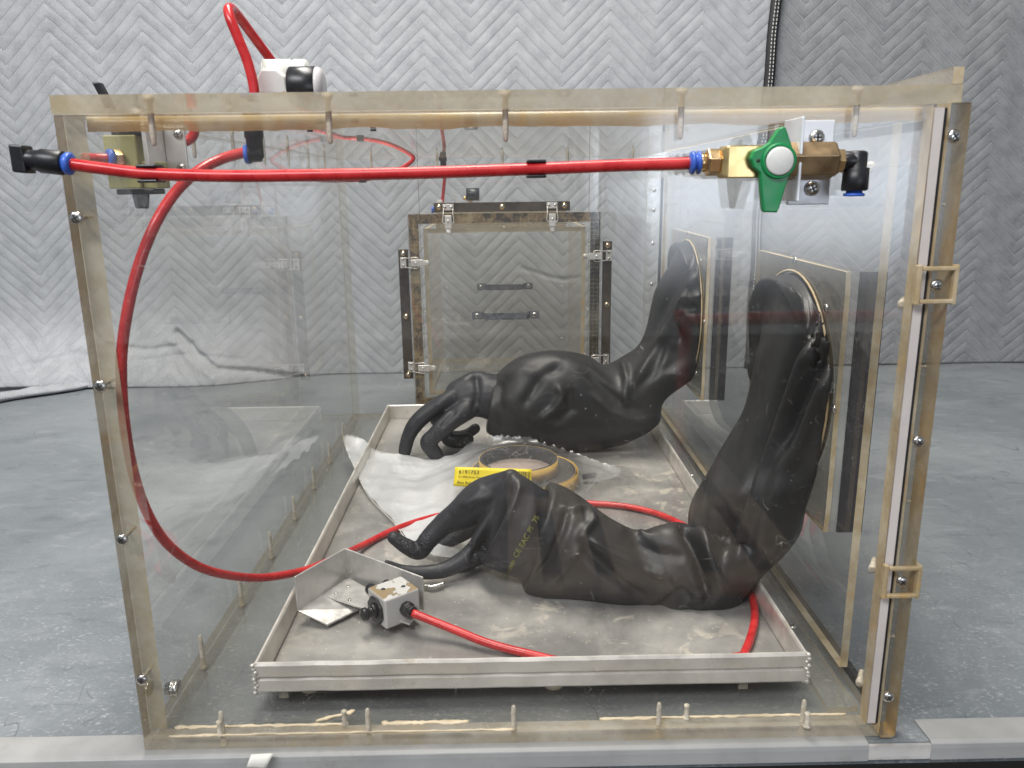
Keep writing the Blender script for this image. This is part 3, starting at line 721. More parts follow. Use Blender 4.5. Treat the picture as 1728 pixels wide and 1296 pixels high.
def skin(mb, name, mat, parent, voxel=.0024, smooth_it=3, strokes=(), floor_z=None, amp=.0012, nsc=22, grip=()):
    o = mb.build(name, mat, None)
    r = o.modifiers.new('r', 'REMESH'); r.mode = 'VOXEL'; r.voxel_size = voxel
    s_ = o.modifiers.new('s', 'SMOOTH'); s_.factor = .5; s_.iterations = smooth_it
    dg = bpy.context.evaluated_depsgraph_get(); ev = o.evaluated_get(dg); me = bpy.data.meshes.new_from_object(ev)
    bpy.data.objects.remove(o); n = len(me.vertices); co = np.zeros(n*3); me.vertices.foreach_get('co', co); co = co.reshape(n, 3)
    no = np.zeros(n*3); me.vertices.foreach_get('normal', no); no = no.reshape(n, 3)
    C = np.array(CAM); view = co - C; facing = -(view*no).sum(1)/np.linalg.norm(view, axis=1)
    zc = view @ np.array(FW); px = 864 + F*(view @ np.array(RT))/zc; py = 648 - F*(view @ np.array(UP))/zc
    disp = np.zeros(n)
    for pts, w, a in strokes:       # sculpted creases (a < 0) and ridges (a > 0), traced over the surface that faces the front pane
        d = np.full(n, 1e3); tt = np.zeros(n)
        segs = list(zip(pts[:-1], pts[1:]))
        for k, ((ax, ay), (bx, by)) in enumerate(segs):
            t = np.clip(((px-ax)*(bx-ax)+(py-ay)*(by-ay))/((bx-ax)**2+(by-ay)**2), 0, 1)
            dd = np.hypot(px-ax-t*(bx-ax), py-ay-t*(by-ay)); mkk = dd < d; d = np.where(mkk, dd, d); tt = np.where(mkk, (k+t)/len(segs), tt)
        taper = np.clip(np.minimum(tt, 1-tt)*6+.25, 0, 1)
        disp += a*np.exp(-(d/w)**2)*taper*np.clip(facing*2.5, 0, 1)
    nz = np.array([noise.noise(Vector(c*nsc)) + .5*noise.noise(Vector(c*nsc*2.3)) for c in co])
    co = co + no*(disp + amp*nz)[:, None]
    co[:, 0] = np.minimum(co[:, 0], .5842)
    if floor_z is not None: co[:, 2] = np.maximum(co[:, 2], floor_z + .0004*np.sin(co[:, 0]*90))
    me.vertices.foreach_set('co', co.ravel()); me.polygons.foreach_set('use_smooth', [True]*len(me.polygons)); me.update()
    me.materials.clear(); me.materials.append(MAT[mat])
    if grip:      # moulded grip texture on the finger pads
        me.materials.append(MAT['grip']); inr = np.zeros(n, bool)
        for gx, gy2, gr in grip: inr |= np.hypot(px-gx, py-gy2) < gr
        for p_ in me.polygons:
            if inr[p_.vertices[0]]: p_.material_index = 1
    o = bpy.data.objects.new(name, me); COL.objects.link(o); o.parent = parent
    o.matrix_parent_inverse = Matrix.Translation(-parent.location)
    cs = o.modifiers.new('s2', 'SMOOTH'); cs.factor = .5; cs.iterations = 4
    return o
TZ = .0232
def secw(A, xb, zb_, y, dh):       # from the traced outer side A to the side that hangs along the port wall
    a = at(*A, 'y', y); b = Vector((xb, y, zb_)); return (*((a+b)/2), *((a-b)/2), 0, dh, 0)
def sec3(R, yR, L, yL, u):       # flattened section: near edge R, far edge L, half thickness u
    a, b = at(*R, 'y', yR), at(*L, 'y', yL); a.x = min(a.x, .586); b.x = min(b.x, .586); return (*((a+b)/2), *u, *((b-a)/2))
def ridge(x, k=1.0): return (1-abs(math.sin(x)))**k

g1 = thing('rubber_glove', 'nearer long black rubber glove with yellow-green print, lying limp beside the grey valve block', 'rubber glove', (.588, .235, .247), 'rubber gloves fixed to the ports')
secs = [(.5885, .235, .247, 0, 0, .106, 0, .106, 0),
        (.5800, .235, .243, -.020, 0, .104, 0, .104, 0),
        sec3((1404, 580), .130, (1352, 596), .310, (-.018, -.008, .062)), sec3((1412, 650), .126, (1318, 640), .315, (-.026, -.014, .040)), sec3((1410, 715), .128, (1264, 705), .318, (-.030, -.018, .018)),
        sec3((1392, 785), .132, (1202, 790), .308, (-.026, -.018, .010)), sec3((1360, 845), .136, (1169, 850), .288, (-.024, -.020, .012)), sec3((1346, 905), .142, (1168, 905), .268, (-.022, -.020, .016)), sec3((1290, 958), .150, (1190, 945), .255, (-.012, -.016, .030)),
        sec((1160, 885), (1205, 1042), .20, .044), sec((1115, 886), (1140, 1042), .20, .036), sec((1075, 899), (1088, 1034), .205, .034), sec((1035, 880), (1035, 1020), .21, .042),
        sec((972, 835), (955, 1004), .225, .052), sec((935, 818), (905, 1003), .23, .052), sec((925, 820), (880, 992), .232, .050)]
def fold1(t, a):
    k = math.sin(min(1, t*2.6)*math.pi/2)
    v = -.045*k*ridge(a*1.5+2.2+t*1.4, 4)*(t < .62) + .03*k*math.sin(3*a+5*t) 
    return v + .02*math.sin(5*a+14*t)*k
mb = MB(); loft(mb, secs, fold=fold1)
strokes1 = [([(1402, 500), (1372, 560), (1340, 660), (1300, 770), (1262, 880), (1240, 960)], 13, .013),
            ([(1385, 520), (1345, 600), (1308, 700), (1268, 810), (1225, 930)], 12, -.012),
            ([(1405, 610), (1370, 690), (1330, 780), (1300, 860), (1280, 930)], 14, .010), ([(1418, 590), (1385, 615), (1355, 680), (1325, 760)], 11, -.010),
            ([(1300, 560), (1262, 650), (1225, 760), (1200, 860), (1205, 940)], 11, .007), ([(1172, 868), (1195, 930), (1222, 1000)], 7, .009), ([(1152, 880), (1174, 940), (1196, 1015)], 8, -.014),
            ([(1120, 1035), (1165, 1015), (1200, 1000)], 6, .004), ([(1105, 1030), (1130, 1010), (1150, 995), (1175, 1020)], 5, -.005),
            ([(980, 905), (1030, 932), (1075, 955), (1140, 975)], 8, .010), ([(1000, 870), (1045, 893), (1100, 905)], 7, .007), ([(975, 905), (1010, 950), (1050, 985), (1090, 1012)], 10, -.008), ([(1060, 915), (1110, 935), (1160, 940)], 9, -.004),
            ([(985, 890), (975, 930), (950, 960), (920, 990)], 7, .006), ([(960, 850), (948, 895), (925, 950), (890, 985)], 6, -.007), ([(950, 855), (965, 860), (985, 856)], 4, .005), ([(992, 850), (1000, 880), (985, 900)], 6, .005), ([(938, 830), (925, 880), (900, 940), (872, 985)], 5, .005)]
skin(mb, 'sleeve', 'sleeve', g1, .0026, 3, strokes1, TZ, .0013, 20)
mb = MB()
loft(mb, [sec((938, 836), (905, 985), .235, .040), sec((912, 824), (868, 970), .235, .040), sec((886, 807), (838, 960), .232, .036), sec((864, 798), (815, 952), .230, .028), sec((850, 812), (807, 938), .230, .013)], n=48, sub_=6)
limb(mb, [(862, 808, 17, .255), (836, 828, 30, .264), (810, 845, 34, .268), (778, 868, 27, .270), (752, 882, 20, .270)])
limb(mb, [(862, 830, 16, .250), (850, 855, 19, .245), (830, 885, 18, .242), (808, 915, 15, .238)])
hand1 = [[(770, 868, 20, .268), (740, 893, 18, .266), (722, 912, 16.5, .262), (708, 930, 14.5, .258), (686, 922, 13, .256), (664, 907, 11, .256)],
         [(822, 895, 18, .244), (806, 922, 16.5, .242), (782, 945, 15.5, .236), (748, 962, 14, .230), (712, 966, 11.5, .226), (680, 960, 7.5, .224), (652, 948, 4.5, .222)],
         [(815, 872, 16, .290), (795, 893, 13, .305), (772, 907, 11.5, .310), (745, 920, 10, .312), (728, 930, 8, .312)],
         [(850, 930, 12, .262), (800, 948, 10, .262), (760, 975, 9, .258), (738, 982, 7, .254)],
         [(840, 900, 16, .275), (812, 925, 12, .285), (790, 945, 10, .290), (770, 955, 9, .29)]]
for f_ in hand1: limb(mb, f_)
skin(mb, 'hand', 'glove', g1, .0018, 2, [
    ([(862, 815), (850, 845), (834, 880), (812, 920), (801, 946)], 8, -.018), ([(878, 812), (868, 845), (852, 885), (828, 930)], 6, .004),
    ([(800, 860), (790, 850), (808, 843), (830, 838)], 7, .003), ([(905, 830), (895, 880), (870, 930)], 10, .003), ([(700, 915), (712, 935), (700, 948)], 5, -.003),
    ([(815, 945), (850, 955), (890, 945)], 6, .003), ([(820, 820), (790, 845), (760, 870)], 10, .003)], TZ, .0007, 28, grip=((700, 926, 15), (716, 912, 14), (684, 915, 12), (770, 905, 14)))

g2 = thing('rubber_glove', 'farther long black rubber glove, its baggy sleeve arched over the tray behind the plastic bag', 'rubber glove', (.588, .695, .247), 'rubber gloves fixed to the ports')
secs = [(.5885, .695, .247, 0, 0, .106, 0, .106, 0), (.5805, .695, .245, -.015, 0, .106, 0, .104, 0),
        sec3((1192, 500), .600, (1158, 500), .775, (-.022, -.010, .062)), sec3((1196, 565), .598, (1118, 520), .765, (-.036, -.018, .045)), sec3((1178, 618), .610, (1092, 578), .750, (-.028, -.018, .028)), sec((1052, 605), (1117, 668), .69, .080), sec((1018, 618), (1108, 712), .685, .074),
        sec((992, 600), (1052, 745), .68, .066), sec((950, 590), (985, 758), .675, .062), sec((905, 592), (925, 756), .675, .062), sec((870, 605), (875, 745), .675, .060), sec((845, 625), (835, 735), .68, .055), sec((832, 640), (820, 728), .68, .048)]
def fold2(t, a):
    k = math.sin(min(1, t*2.6)*math.pi/2)
    return -.05*k*ridge(a*1.5+.5+t*3, 4)*(t < .5) + .025*k*math.sin(3*a+6*t) + .015*math.sin(5*a-12*t)*k
mb = MB(); loft(mb, secs, fold=fold2)
limb(mb, [(1175, 520, 22, .69), (1168, 575, 30, .69), (1155, 612, 27, .70)])
strokes2 = [([(940, 650), (950, 668), (935, 690), (905, 712)], 6, .009), ([(960, 655), (965, 690), (930, 720)], 8, -.008), ([(880, 690), (910, 640), (950, 615)], 9, -.006),
            ([(1000, 665), (1030, 695), (1070, 710), (1100, 706)], 6, .006), ([(985, 625), (1020, 655), (1055, 685), (1085, 690)], 7, -.005), ([(1050, 605), (1058, 640), (1052, 690)], 6, .005),
            ([(850, 635), (885, 625), (935, 640)], 9, .004), ([(840, 680), (870, 705), (905, 745)], 8, -.003), ([(1190, 430), (1150, 520), (1105, 600), (1070, 650)], 8, .011), ([(1180, 425), (1130, 500), (1085, 590)], 8, -.005),
            ([(1195, 470), (1165, 515), (1135, 575), (1110, 640)], 8, .004), ([(1195, 500), (1160, 503), (1140, 520)], 6, .006), ([(1180, 520), (1150, 520), (1138, 550), (1150, 580)], 8, -.010), ([(1195, 600), (1165, 640), (1130, 630)], 6, .004),
            ([(835, 620), (828, 660), (830, 710)], 5, .004), ([(845, 640), (843, 680), (850, 720)], 6, -.004)]
skin(mb, 'sleeve', 'sleeve', g2, .0028, 3, strokes2, TZ, .0014, 18)
mb = MB()
limb(mb, [(850, 675, 42, .68), (818, 668, 38, .68), (790, 672, 34, .68), (765, 688, 30, .68), (745, 702, 22, .68)])
limb(mb, [(815, 650, 24, .68), (800, 645, 18, .68), (770, 660, 18, .675)])
for f_ in [[(768, 672, 16, .665), (735, 687, 15, .655), (708, 708, 14, .648), (691, 733, 12.5, .645), (683, 762, 11, .645)],
           [(790, 690, 18, .650), (758, 712, 16.5, .636), (732, 736, 14, .628), (722, 748, 13.5, .626), (736, 768, 12.5, .628)],
           [(768, 704, 13, .690), (752, 720, 13, .690), (756, 740, 12.5, .688), (774, 744, 13, .682), (788, 741, 12, .680)],
           [(757, 738, 12, .700), (775, 736, 9.5, .705), (790, 731, 8.5, .708), (802, 723, 9, .710)]]: limb(mb, f_)
skin(mb, 'hand', 'glove', g2, .0021, 2, [([(803, 630), (806, 660), (800, 700)], 6, -.005), ([(795, 635), (760, 665), (735, 690)], 8, .003), ([(770, 690), (750, 712), (745, 722)], 6, -.004)], TZ, .0008, 28, grip=((738, 728, 12), (728, 742, 12), (688, 750, 13), (742, 765, 9), (775, 745, 10)))

# print on the back of the nearer hand: draped on the rubber surface
def drape_text(txt, px, py, size, ang, parent, target, mat='print', lift=.0006):
    cu = bpy.data.curves.new('t', 'FONT'); cu.body = txt; cu.size = 1; cu.offset = .018; cu.align_x = 'CENTER'; cu.align_y = 'CENTER'
    to = bpy.data.objects.new('t', cu); COL.objects.link(to); dg = bpy.context.evaluated_depsgraph_get()
    me = bpy.data.meshes.new_from_object(to.evaluated_get(dg)); bpy.data.objects.remove(to)
    bm = bmesh.new(); bm.from_mesh(me); bmesh.ops.subdivide_edges(bm, edges=bm.edges, cuts=1)
    dg = bpy.context.evaluated_depsgraph_get(); tree = BVHTree.FromObject(target, dg)
    ca, sa = math.cos(ang), math.sin(ang); bad = []
    for v in bm.verts:
        x, y = v.co.x*size, v.co.y*size; X = px + x*ca - y*sa; Y = py - (x*sa + y*ca)
        d = FW + (X-864)/F*RT - (Y-648)/F*UP; hit = tree.ray_cast(CAM, d.normalized())
        if hit[0] is None: bad.append(v)
        else: v.co = hit[0] + hit[1]*lift if hit[1].dot(d) < 0 else hit[0] - hit[1]*lift
    bmesh.ops.delete(bm, geom=bad, context='VERTS'); bm.to_mesh(me); bm.free()
    me.materials.clear(); me.materials.append(MAT[mat]); o = bpy.data.objects.new('print', me); COL.objects.link(o); o.parent = parent
    o.matrix_parent_inverse = Matrix.Translation(-parent.location); return o
bpy.context.view_layer.update()
hnd = [c for c in g1.children if c.name.startswith('hand')][0]
for txt, px, py, sz in (('0120001', 862, 957, 8), ('CE', 873, 933, 13), ('EAC', 885, 912, 13), ('PS', 895, 893, 11), ('75', 904, 876, 12)):
    drape_text(txt, px, py, sz, math.radians(62), g1, hnd)

# ------------------------------------------------------------------ plastic bag, foam tape, label
R0 = zt(892, 818, .026); rc = Vector((R0.x, R0.y, 0))
rc = Vector(((at(789, 800, 'z', .036)+at(981, 800, 'z', .036))/2)); rc.z = 0; RR = .0780
def spiral(mb, r0, r1, turns, th, z0, z1, n=56, off=0):
    N = int(n*turns); inn = []; out = []
    for i in range(N+1):
        a = 2*math.pi*i/n; r = r0+(r1-r0)*i/N + off; c, s_ = math.cos(a-1.2), math.sin(a-1.2)
        inn.append((rc.x+(r-th/2)*c, rc.y+(r-th/2)*s_)); out.append((rc.x+(r+th/2)*c, rc.y+(r+th/2)*s_))
    rings = [[(inn[i][0], inn[i][1], z0), (inn[i][0], inn[i][1], z1), (out[i][0], out[i][1], z1), (out[i][0], out[i][1], z0)] for i in range(N+1)]
    mb.rings(rings); mb.sm = [False]*len(mb.sm)
tp = thing('foam_tape_roll', 'wide coiled roll of black foam tape with tan backing under the plastic film', 'tape roll', (rc.x, rc.y, .026), 'foam tape rolls')
mb = MB(); spiral(mb, .040, RR-.003, 9, .0034, .0245, .0430); mb.build('foam', 'foam', tp)
mb = MB(); spiral(mb, .0400, RR-.003, 9, .0003, .0244, .0432, off=.00195); mb.build('liner', 'liner_edge', tp)
mb = MB(); mb.rings([[(rc.x+r*math.cos(t), rc.y+r*math.sin(t), z) for r, z in ((RR-.0008, .0244), (RR-.0008, .0431), (RR, .0431), (RR, .0244))] for t in [2*math.pi*i/80 for i in range(80)]], closed=True); mb.build('outer_liner', 'liner', tp)
MB().lathe((rc.x, rc.y, .0244), (0, 0, 1), [(0, .038), (.0015, .038)], 40).build('core_disc', 'cardboard', tp); child_fix(tp)
uc = at(875, 786, 'z', .052); up_ = thing('foam_tape_roll', 'single narrow loop of black foam tape with tan backing on top of the coiled roll', 'tape roll', (uc.x, uc.y, .045), 'foam tape rolls')
r1 = .0560
for nm, ra, rb, mt in (('foam', r1-.0042, r1-.0006, 'foam'), ('liner', r1-.0004, r1+.0004, 'liner')):
    mb = MB(); mb.rings([[(uc.x+r*math.cos(t), uc.y+r*math.sin(t), z) for r, z in ((ra, .0445), (ra, .0635), (rb, .0640), (rb, .0440))] for t in [2*math.pi*i/72 for i in range(72)]], closed=True)
    mb.build(nm, mt, up_)
MB().lathe((uc.x, uc.y, .0448), (0, 0, 1), [(0, .050), (.0008, .050)], 48).build('core_disc', 'cardboard', up_); child_fix(up_)

# the bag: a crumpled sheet draped over the rolls
outl = [zt(580, 738, .050), zt(598, 790, .034), zt(622, 838, .028), zt(662, 880, .027), zt(712, 935, .027), zt(800, 940, .027), zt(900, 900, .027), zt(985, 850, .027),
        zt(1010, 826, .030), zt(1050, 797, .034), zt(1010, 778, .045), zt(965, 757, .060), zt(905, 739, .068), zt(868, 733, .070), zt(828, 732, .070), zt(795, 745, .045),
        zt(760, 772, .028), zt(720, 775, .028), zt(690, 770, .029), zt(655, 766, .032), zt(628, 758, .036), zt(612, 742, .042)]
poly2 = np.array([(p.x, p.y) for p in smooth_path(outl, 4, True)]); outz = np.array([p.z for p in smooth_path(outl, 4, True)])
bm = bmesh.new(); vs = [bm.verts.new((x, y, 0)) for x, y in poly2]; fc = bm.faces.new(vs)
me = bpy.data.meshes.new('film')
step = .0045
x0, y0 = poly2.min(0); x1, y1 = poly2.max(0)
for ax, a, b in ((0, x0, x1), (1, y0, y1)):
    k = a+step
    while k < b:
        nrm = (1, 0, 0) if ax == 0 else (0, 1, 0); bmesh.ops.bisect_plane(bm, geom=bm.verts[:]+bm.edges[:]+bm.faces[:], plane_co=(k, k, 0), plane_no=nrm); k += step
for v in bm.verts:
    x, y = v.co.x, v.co.y
    d = np.hypot(poly2[:, 0]-x, poly2[:, 1]-y); w = 1/(d+.004)**3; zed = float((w*outz).sum()/w.sum()); dmin = float(d.min())
    d1 = math.hypot(x-rc.x, y-rc.y); d2 = math.hypot(x-uc.x, y-uc.y)
    h1 = .0462 - max(0, d1-RR)*.55; h2 = .0662 - max(0, d2-r1)*.42
    base = .0265 + .0035*(noise.noise(Vector((x*26, y*26, 2)))+.5)
    e = max(0, 1-dmin/.03); z = max(base, base + (zed-base)*e**1.5, h1, h2)
    fold = abs(noise.noise(Vector((x*14+y*16, y*20-x*6, 5))))**.7
    z += .0042*(1-fold)**3 + .0005*noise.noise(Vector((x*90, y*90, 1)))
    v.co.z = max(z, .0245)
bm.to_mesh(me); bm.free(); me.materials.append(MAT['bag']); me.polygons.foreach_set('use_smooth', [True]*len(me.polygons))
at_ = me.attributes.new('milky', 'FLOAT', 'POINT')
at_.data.foreach_set('value', [float(np.clip(1-(v.co.x-(rc.x-.125))/.07, .06 + .25*min(1, max(0, (v.co.x-rc.x-.078)/.02)), 1)) for v in me.vertices])
bag = thing('plastic_bag', 'crumpled milky clear plastic bag with a yellow label lying on the tray', 'plastic bag', (rc.x-.05, rc.y, .026))
o = bpy.data.objects.new('film', me); COL.objects.link(o); o.parent = bag; sm_ = o.modifiers.new('s', 'SMOOTH'); sm_.factor = .5; sm_.iterations = 5
MB().tube([v for v in smooth_path([p+Vector((0, 0, .001)) for p in outl[-4:]+outl[:6]], 4)], .0004, 6, sub=1).build('seam', 'white', bag)
# label: a slightly curved yellow card leaning on the front of the rolls
LA, LB, LC, LD = at(768, 788, 'y', rc.y-.083), at(897, 792, 'y', rc.y-.080), at(897, 829, 'y', rc.y-.094), at(765, 820, 'y', rc.y-.096)
def lab(u, v, off=0):
    p = LA.lerp(LB, u).lerp(LD.lerp(LC, u), v); nrm = (LD-LA).cross(LB-LA).normalized()
    if nrm.y > 0: nrm = -nrm
    return p + nrm*(off + .0012*math.sin(u*3.1) + .0005*math.sin(u*9+v*3))
mb = MB(); vs = [lab(i/16, j/6) for j in range(7) for i in range(17)]; mb.add(vs, [(j*17+i, j*17+i+1, (j+1)*17+i+1, (j+1)*17+i) for j in range(6) for i in range(16)], 0, True)
lb = mb.build('label', 'label', bag); so = lb.modifiers.new('t', 'SOLIDIFY'); so.thickness = .0002; so.offset = 1 
Lw, Lh = (LB-LA).length, (LD-LA).length
def lab_text(txt, u, v, h, squeeze=1.0):
    cu = bpy.data.curves.new('t', 'FONT'); cu.body = txt; cu.size = 1; to = bpy.data.objects.new('t', cu); COL.objects.link(to)
    dg = bpy.context.evaluated_depsgraph_get(); m2 = bpy.data.meshes.new_from_object(to.evaluated_get(dg)); bpy.data.objects.remove(to)
    for vv in m2.vertices: vv.co = lab(u + vv.co.x*h*Lh/Lw*squeeze, v - vv.co.y*h, .0006)
    m2.materials.clear(); m2.materials.append(MAT['ink']); q = bpy.data.objects.new('lettering', m2); COL.objects.link(q); q.parent = lb; return q
lab_text('6191753', .05, .34, .27, 1.15); lab_text('Cx 1000x10 mm Tape 10', .05, .54, .13, 1.0); lab_text('Best Before: 20', .04, .86, .19, 1.1)
mb = MB(); u = .80; rr = random.Random(3)
while u < .97:
    w = rr.choice((.004, .004, .008, .012)); a_, b_, c_, d_ = lab(u, .12, .0006), lab(u+w, .12, .0006), lab(u+w, .85, .0006), lab(u, .85, .0006); mb.add([a_, d_, c_, b_], [(0, 1, 2, 3)]); u += w + rr.choice((.005, .008))
mb.build('barcode', 'ink', lb); child_fix(bag)
for c in bag.children: c.matrix_parent_inverse = Matrix.Translation(-bag.location)
p = at(990, 800, 'z', .036); fb = MB().obox((p.x+.004, p.y, .033), (.010, .001, .001), (0, .004, 0), (0, .001, .0025)).build('foam_scrap', 'foam', None, .0006)
tag(fb, 'tiny black foam offcut inside the bag beside the tape roll', 'foam offcut')

# ------------------------------------------------------------------ grey valve block on an aluminium bracket
vb = thing('foot_valve', 'grey valve block with chipped paint and black knobs on a bent aluminium bracket', 'pneumatic valve', (.16, .18, .023))
Z0 = .0232
B1 = zt(545, 1055, Z0); B2 = zt(505, 1012, Z0); B3 = zt(590, 985, Z0)   # front tip, left foot, inner corner
def vert(px, py, base, dz): return Vector((base.x, base.y, base.z+dz))
# bracket as a bent sheet: two upright walls meeting at a corner, a foot on the tray
cnr = at(586, 975, 'z', Z0+.002); lft = at(500, 1012, 'z', Z0+.002); rgt = at(716, 1050, 'z', Z0+.002); lft.y += .0; 
lft = at(502, 1031, 'z', .038); cnr = at(586, 976, 'z', .032); rgt = at(716, 1030, 'z', .026)
hL = .034; th = .002
def wall(p, q, h0, h1, chamf, name):
    d = (q-p).normalized(); n_ = Vector((-d.y, d.x, 0)); L = (q-p).length
    poly = [p, q, q+Vector((0, 0, h1)), p+d*chamf+Vector((0, 0, h0)), p+Vector((0, 0, max(.004, h0-chamf)))] if chamf else [p, q, q+Vector((0, 0, h1)), p+Vector((0, 0, h0))]
    return MB().prism([v-n_*th/2 for v in poly], n_*th).build(name, 'alu', vb, .0006)
def solve_h(px, py, base):       # height above base where the vertical line meets the pixel row
    best = min(((abs(((v := Vector((base.x, base.y, base.z+h)))-CAM).dot(UP)/depth(v)*F - (648-py)), h) for h in [i*.0005 for i in range(140)])); return best[1]
wall(lft, cnr, solve_h(0, 973, lft), solve_h(0, 925, cnr), 0, 'bracket_wall')
wl = wall(cnr, rgt, solve_h(0, 925, cnr), solve_h(0, 974, rgt), 0, 'bracket_wall')
tip = at(553, 1057, 'z', .0255); e2 = at(606, 1030, 'z', .027)
MB().prism([lft-Vector((0, 0, .001)), tip, e2, cnr-Vector((0, 0, .001))], (0, 0, .002)).build('bracket_foot', 'alu', vb, .0005)
pa, pb, pc, pd = zt(546, 1007, .034), zt(590, 978, .034), zt(715, 1050, .034), zt(655, 1064, .034)
MB().prism([pa, pb, pb.lerp(pc, .9), pa.lerp(pc, .88)+Vector((0, -.012, 0))], (0, 0, .0022)).build('mounting_plate', 'alu', vb, .0005)
for px, py in ((567, 1001), (590, 1012), (588, 990)): screw(vb, zt(px, py, .0365)-vb.location, '+z', .4)
# the block
c0 = at(657, 1022, 'y', .150); ang = math.radians(-33); ex = Vector((math.cos(ang), math.sin(ang), 0)); ey = Vector((-math.sin(ang), math.cos(ang), 0)); ez = Vector((0, 0, 1))
bc = at(665, 1016, 'y', .150); hx, hy, hz = .0192, .0170, .0155
ang = math.radians(38); ex = Vector((math.cos(ang), math.sin(ang), 0)); ey = Vector((-math.sin(ang), math.cos(ang), 0))
MB().obox(bc, ex*hx, ey*hy, ez*hz).build('block', 'chip', vb, .002, 3)
for k in (-1, 1): MB().lathe(bc+ez*(hz-.0004)+ex*.009*k-ey*.004*k, (0, 0, 1), [(0, .0022), (.0006, .0022)], 14).build('hole', 'darkslot', vb)
# port faces: near face looks to the front-left (-ey), right face is +ex
fr = -ex if False else -ey
def fitting(p, d, prof, mt='black', name='fitting', n=24, smooth=True): return MB().lathe(p, d, prof, n, 0, smooth).build(name, mt, vb, .0004)
fl_ = bc - ey*hy            # front-right face centre
lf = bc - ex*hx             # front-left face centre
# octagonal black cover and push knob on the front-left face
MB().lathe(lf-ex*.0002-ez*.001, -ex, [(0, .0140), (.0025, .0140), (.003, .0130)], 8, 0, False, math.pi/8).build('cover', 'black', vb, .0006)
fitting(lf-ex*.003-ez*.001, -ex, [(0, .0075), (.003, .0075), (.0032, .0045), (.0075, .0045), (.008, .0062), (.0125, .0062), (.0135, .004)], name='knob')
fitting(fl_ + ex*.003, -ey, [(0, .0075), (.006, .0075), (.007, .0060), (.012, .0062), (.013, .005)], name='fitting', n=8, smooth=False)
for k, dz in ((-.004, .004), (.010, .006)):
    q = bc + ey*hy*0 - ex*hx*.3 + ey*(hy) 
q1 = bc + ey*hy + ez*.006 - ex*.010; 
fitting(q1-ey*.002, ey, [(0, .0060), (.006, .0062), (.007, .0050), (.012, .0060), (.015, .0055)], name='fitting')
q2 = bc + ey*hy + ez*.004 + ex*.008
fitting(q2-ey*.002, ey, [(0, .0060), (.006, .0062), (.007, .0050), (.012, .0060), (.015, .0055)], name='fitting')
hose_start = fl_ + ex*.003 - ey*.0125
child_fix(vb)
for c in vb.children:
    if c.type == 'MESH' and c.name.startswith('screw'): pass

# white cable end next to the bracket
MB_ = MB().tube([zt(716, 988, .028), zt(730, 990, .028), zt(749, 985, .029)], .0022, 10); tag(MB_.build('steel_tube_end', 'steel', None), 'short pale metal tube end poking out behind the aluminium bracket', 'tube')

# ------------------------------------------------------------------ red air hoses
HR = .0040
def hose(name, pts, label, r=HR, sub_=10):
    t = thing(name, label, 'air hose', pts[0], 'red air hoses'); o = MB().tube(pts, r, 14, sub=sub_).build('tube', 'hose', t); return t
A_ = lambda px, py, y: at(px, py, 'y', y)
pts = [A_(418, 256, .085), A_(375, 268, .078), A_(330, 292, .060), A_(288, 335, .045), A_(252, 400, .030), A_(225, 480, .022), A_(208, 570, .0175), A_(205, 640, .0175), A_(211, 720, .018), A_(226, 800, .024), A_(252, 872, .034), A_(290, 925, .052), A_(350, 962, .085), A_(430, 975, .140), A_(500, 966, .185),
       A_(545, 951, .215), zt(610, 921, .030), zt(665, 894, .0275), zt(725, 874, .0275), zt(800, 858, .0275), zt(900, 848, .0275), zt(1005, 850, .0275), zt(1070, 857, .0275), zt(1130, 875, .0275), zt(1200, 915, .0275), zt(1250, 965, .0275), zt(1270, 1010, .0275), zt(1273, 1050, .0275), zt(1258, 1098, .0275),
       Vector((.500, .075, .0275)), Vector((.42, .064, .0275)), Vector((.36, .068, .0275)), zt(882, 1101, .0275), zt(820, 1084, .031), zt(765, 1062, .036), hose_start]
hose('air_hose', pts, 'long red air hose looping from the ceiling elbow round to the grey valve block')
pts = [A_(112, 276, -.0135), A_(170, 284, -.013), A_(250, 293, -.012), A_(380, 297, -.012), A_(500, 296, -.012), A_(700, 292, -.012), A_(900, 285, -.012), A_(1050, 279, -.013), A_(1185, 275, -.018)]
h2 = hose('air_hose', pts, 'straight red air hose running across the front pane to the green lever valve')
for px, py in ((250, 293), (905, 285)):
    p = A_(px, py, -.012); mb = MB()
    mb.box(p.x-.0065, p.x+.0065, -.0155, -.0003, p.z+HR-.0002, p.z+HR+.0018); mb.box(p.x-.0065, p.x+.0065, -.0155, -.0003, p.z-HR-.0018, p.z-HR+.0002)
    mb.box(p.x-.0065, p.x+.0065, -.0030, -.0003, p.z-HR+.0003, p.z+HR-.0003)
    mb.build('hose_clip', 'black', h2, .0008)
pts = [Vector(A_(438, 168, .095)), A_(432, 168, .095), A_(428, 145, .095), A_(418, 105, .095), A_(400, 60, .095), A_(388, 30, .097), A_(386, 15, .105), A_(396, 20, .125), A_(425, 58, .15), A_(462, 108, .17)]
pts = [A_(430, 172, .095)] + pts[2:]
hose('air_hose', pts, 'red air hose bent into a tall loop above the top panel by the white regulator', .0039)
pts = [A_(288, 252, .150), A_(308, 241, .150), A_(322, 234, .150), A_(328, 222, .150), A_(326, 205, .150)]
hose('air_hose', pts, 'short red air hose stub leaving the olive valve towards the top panel')
pts = [at(695, 272, 'y', .915), at(672, 287, 'y', .922), at(645, 297, 'y', .922), at(612, 303, 'y', .922), at(575, 305, 'y', .92), at(520, 306, 'y', .78), at(470, 312, 'y', .62)]
pts = [pts[0]+Vector((.004, 0, .012))]+pts[:4]+[Vector((.020, .905, pts[3].z-.001)), Vector((.0175, .80, pts[3].z-.002)), Vector((.0175, .60, pts[3].z))]
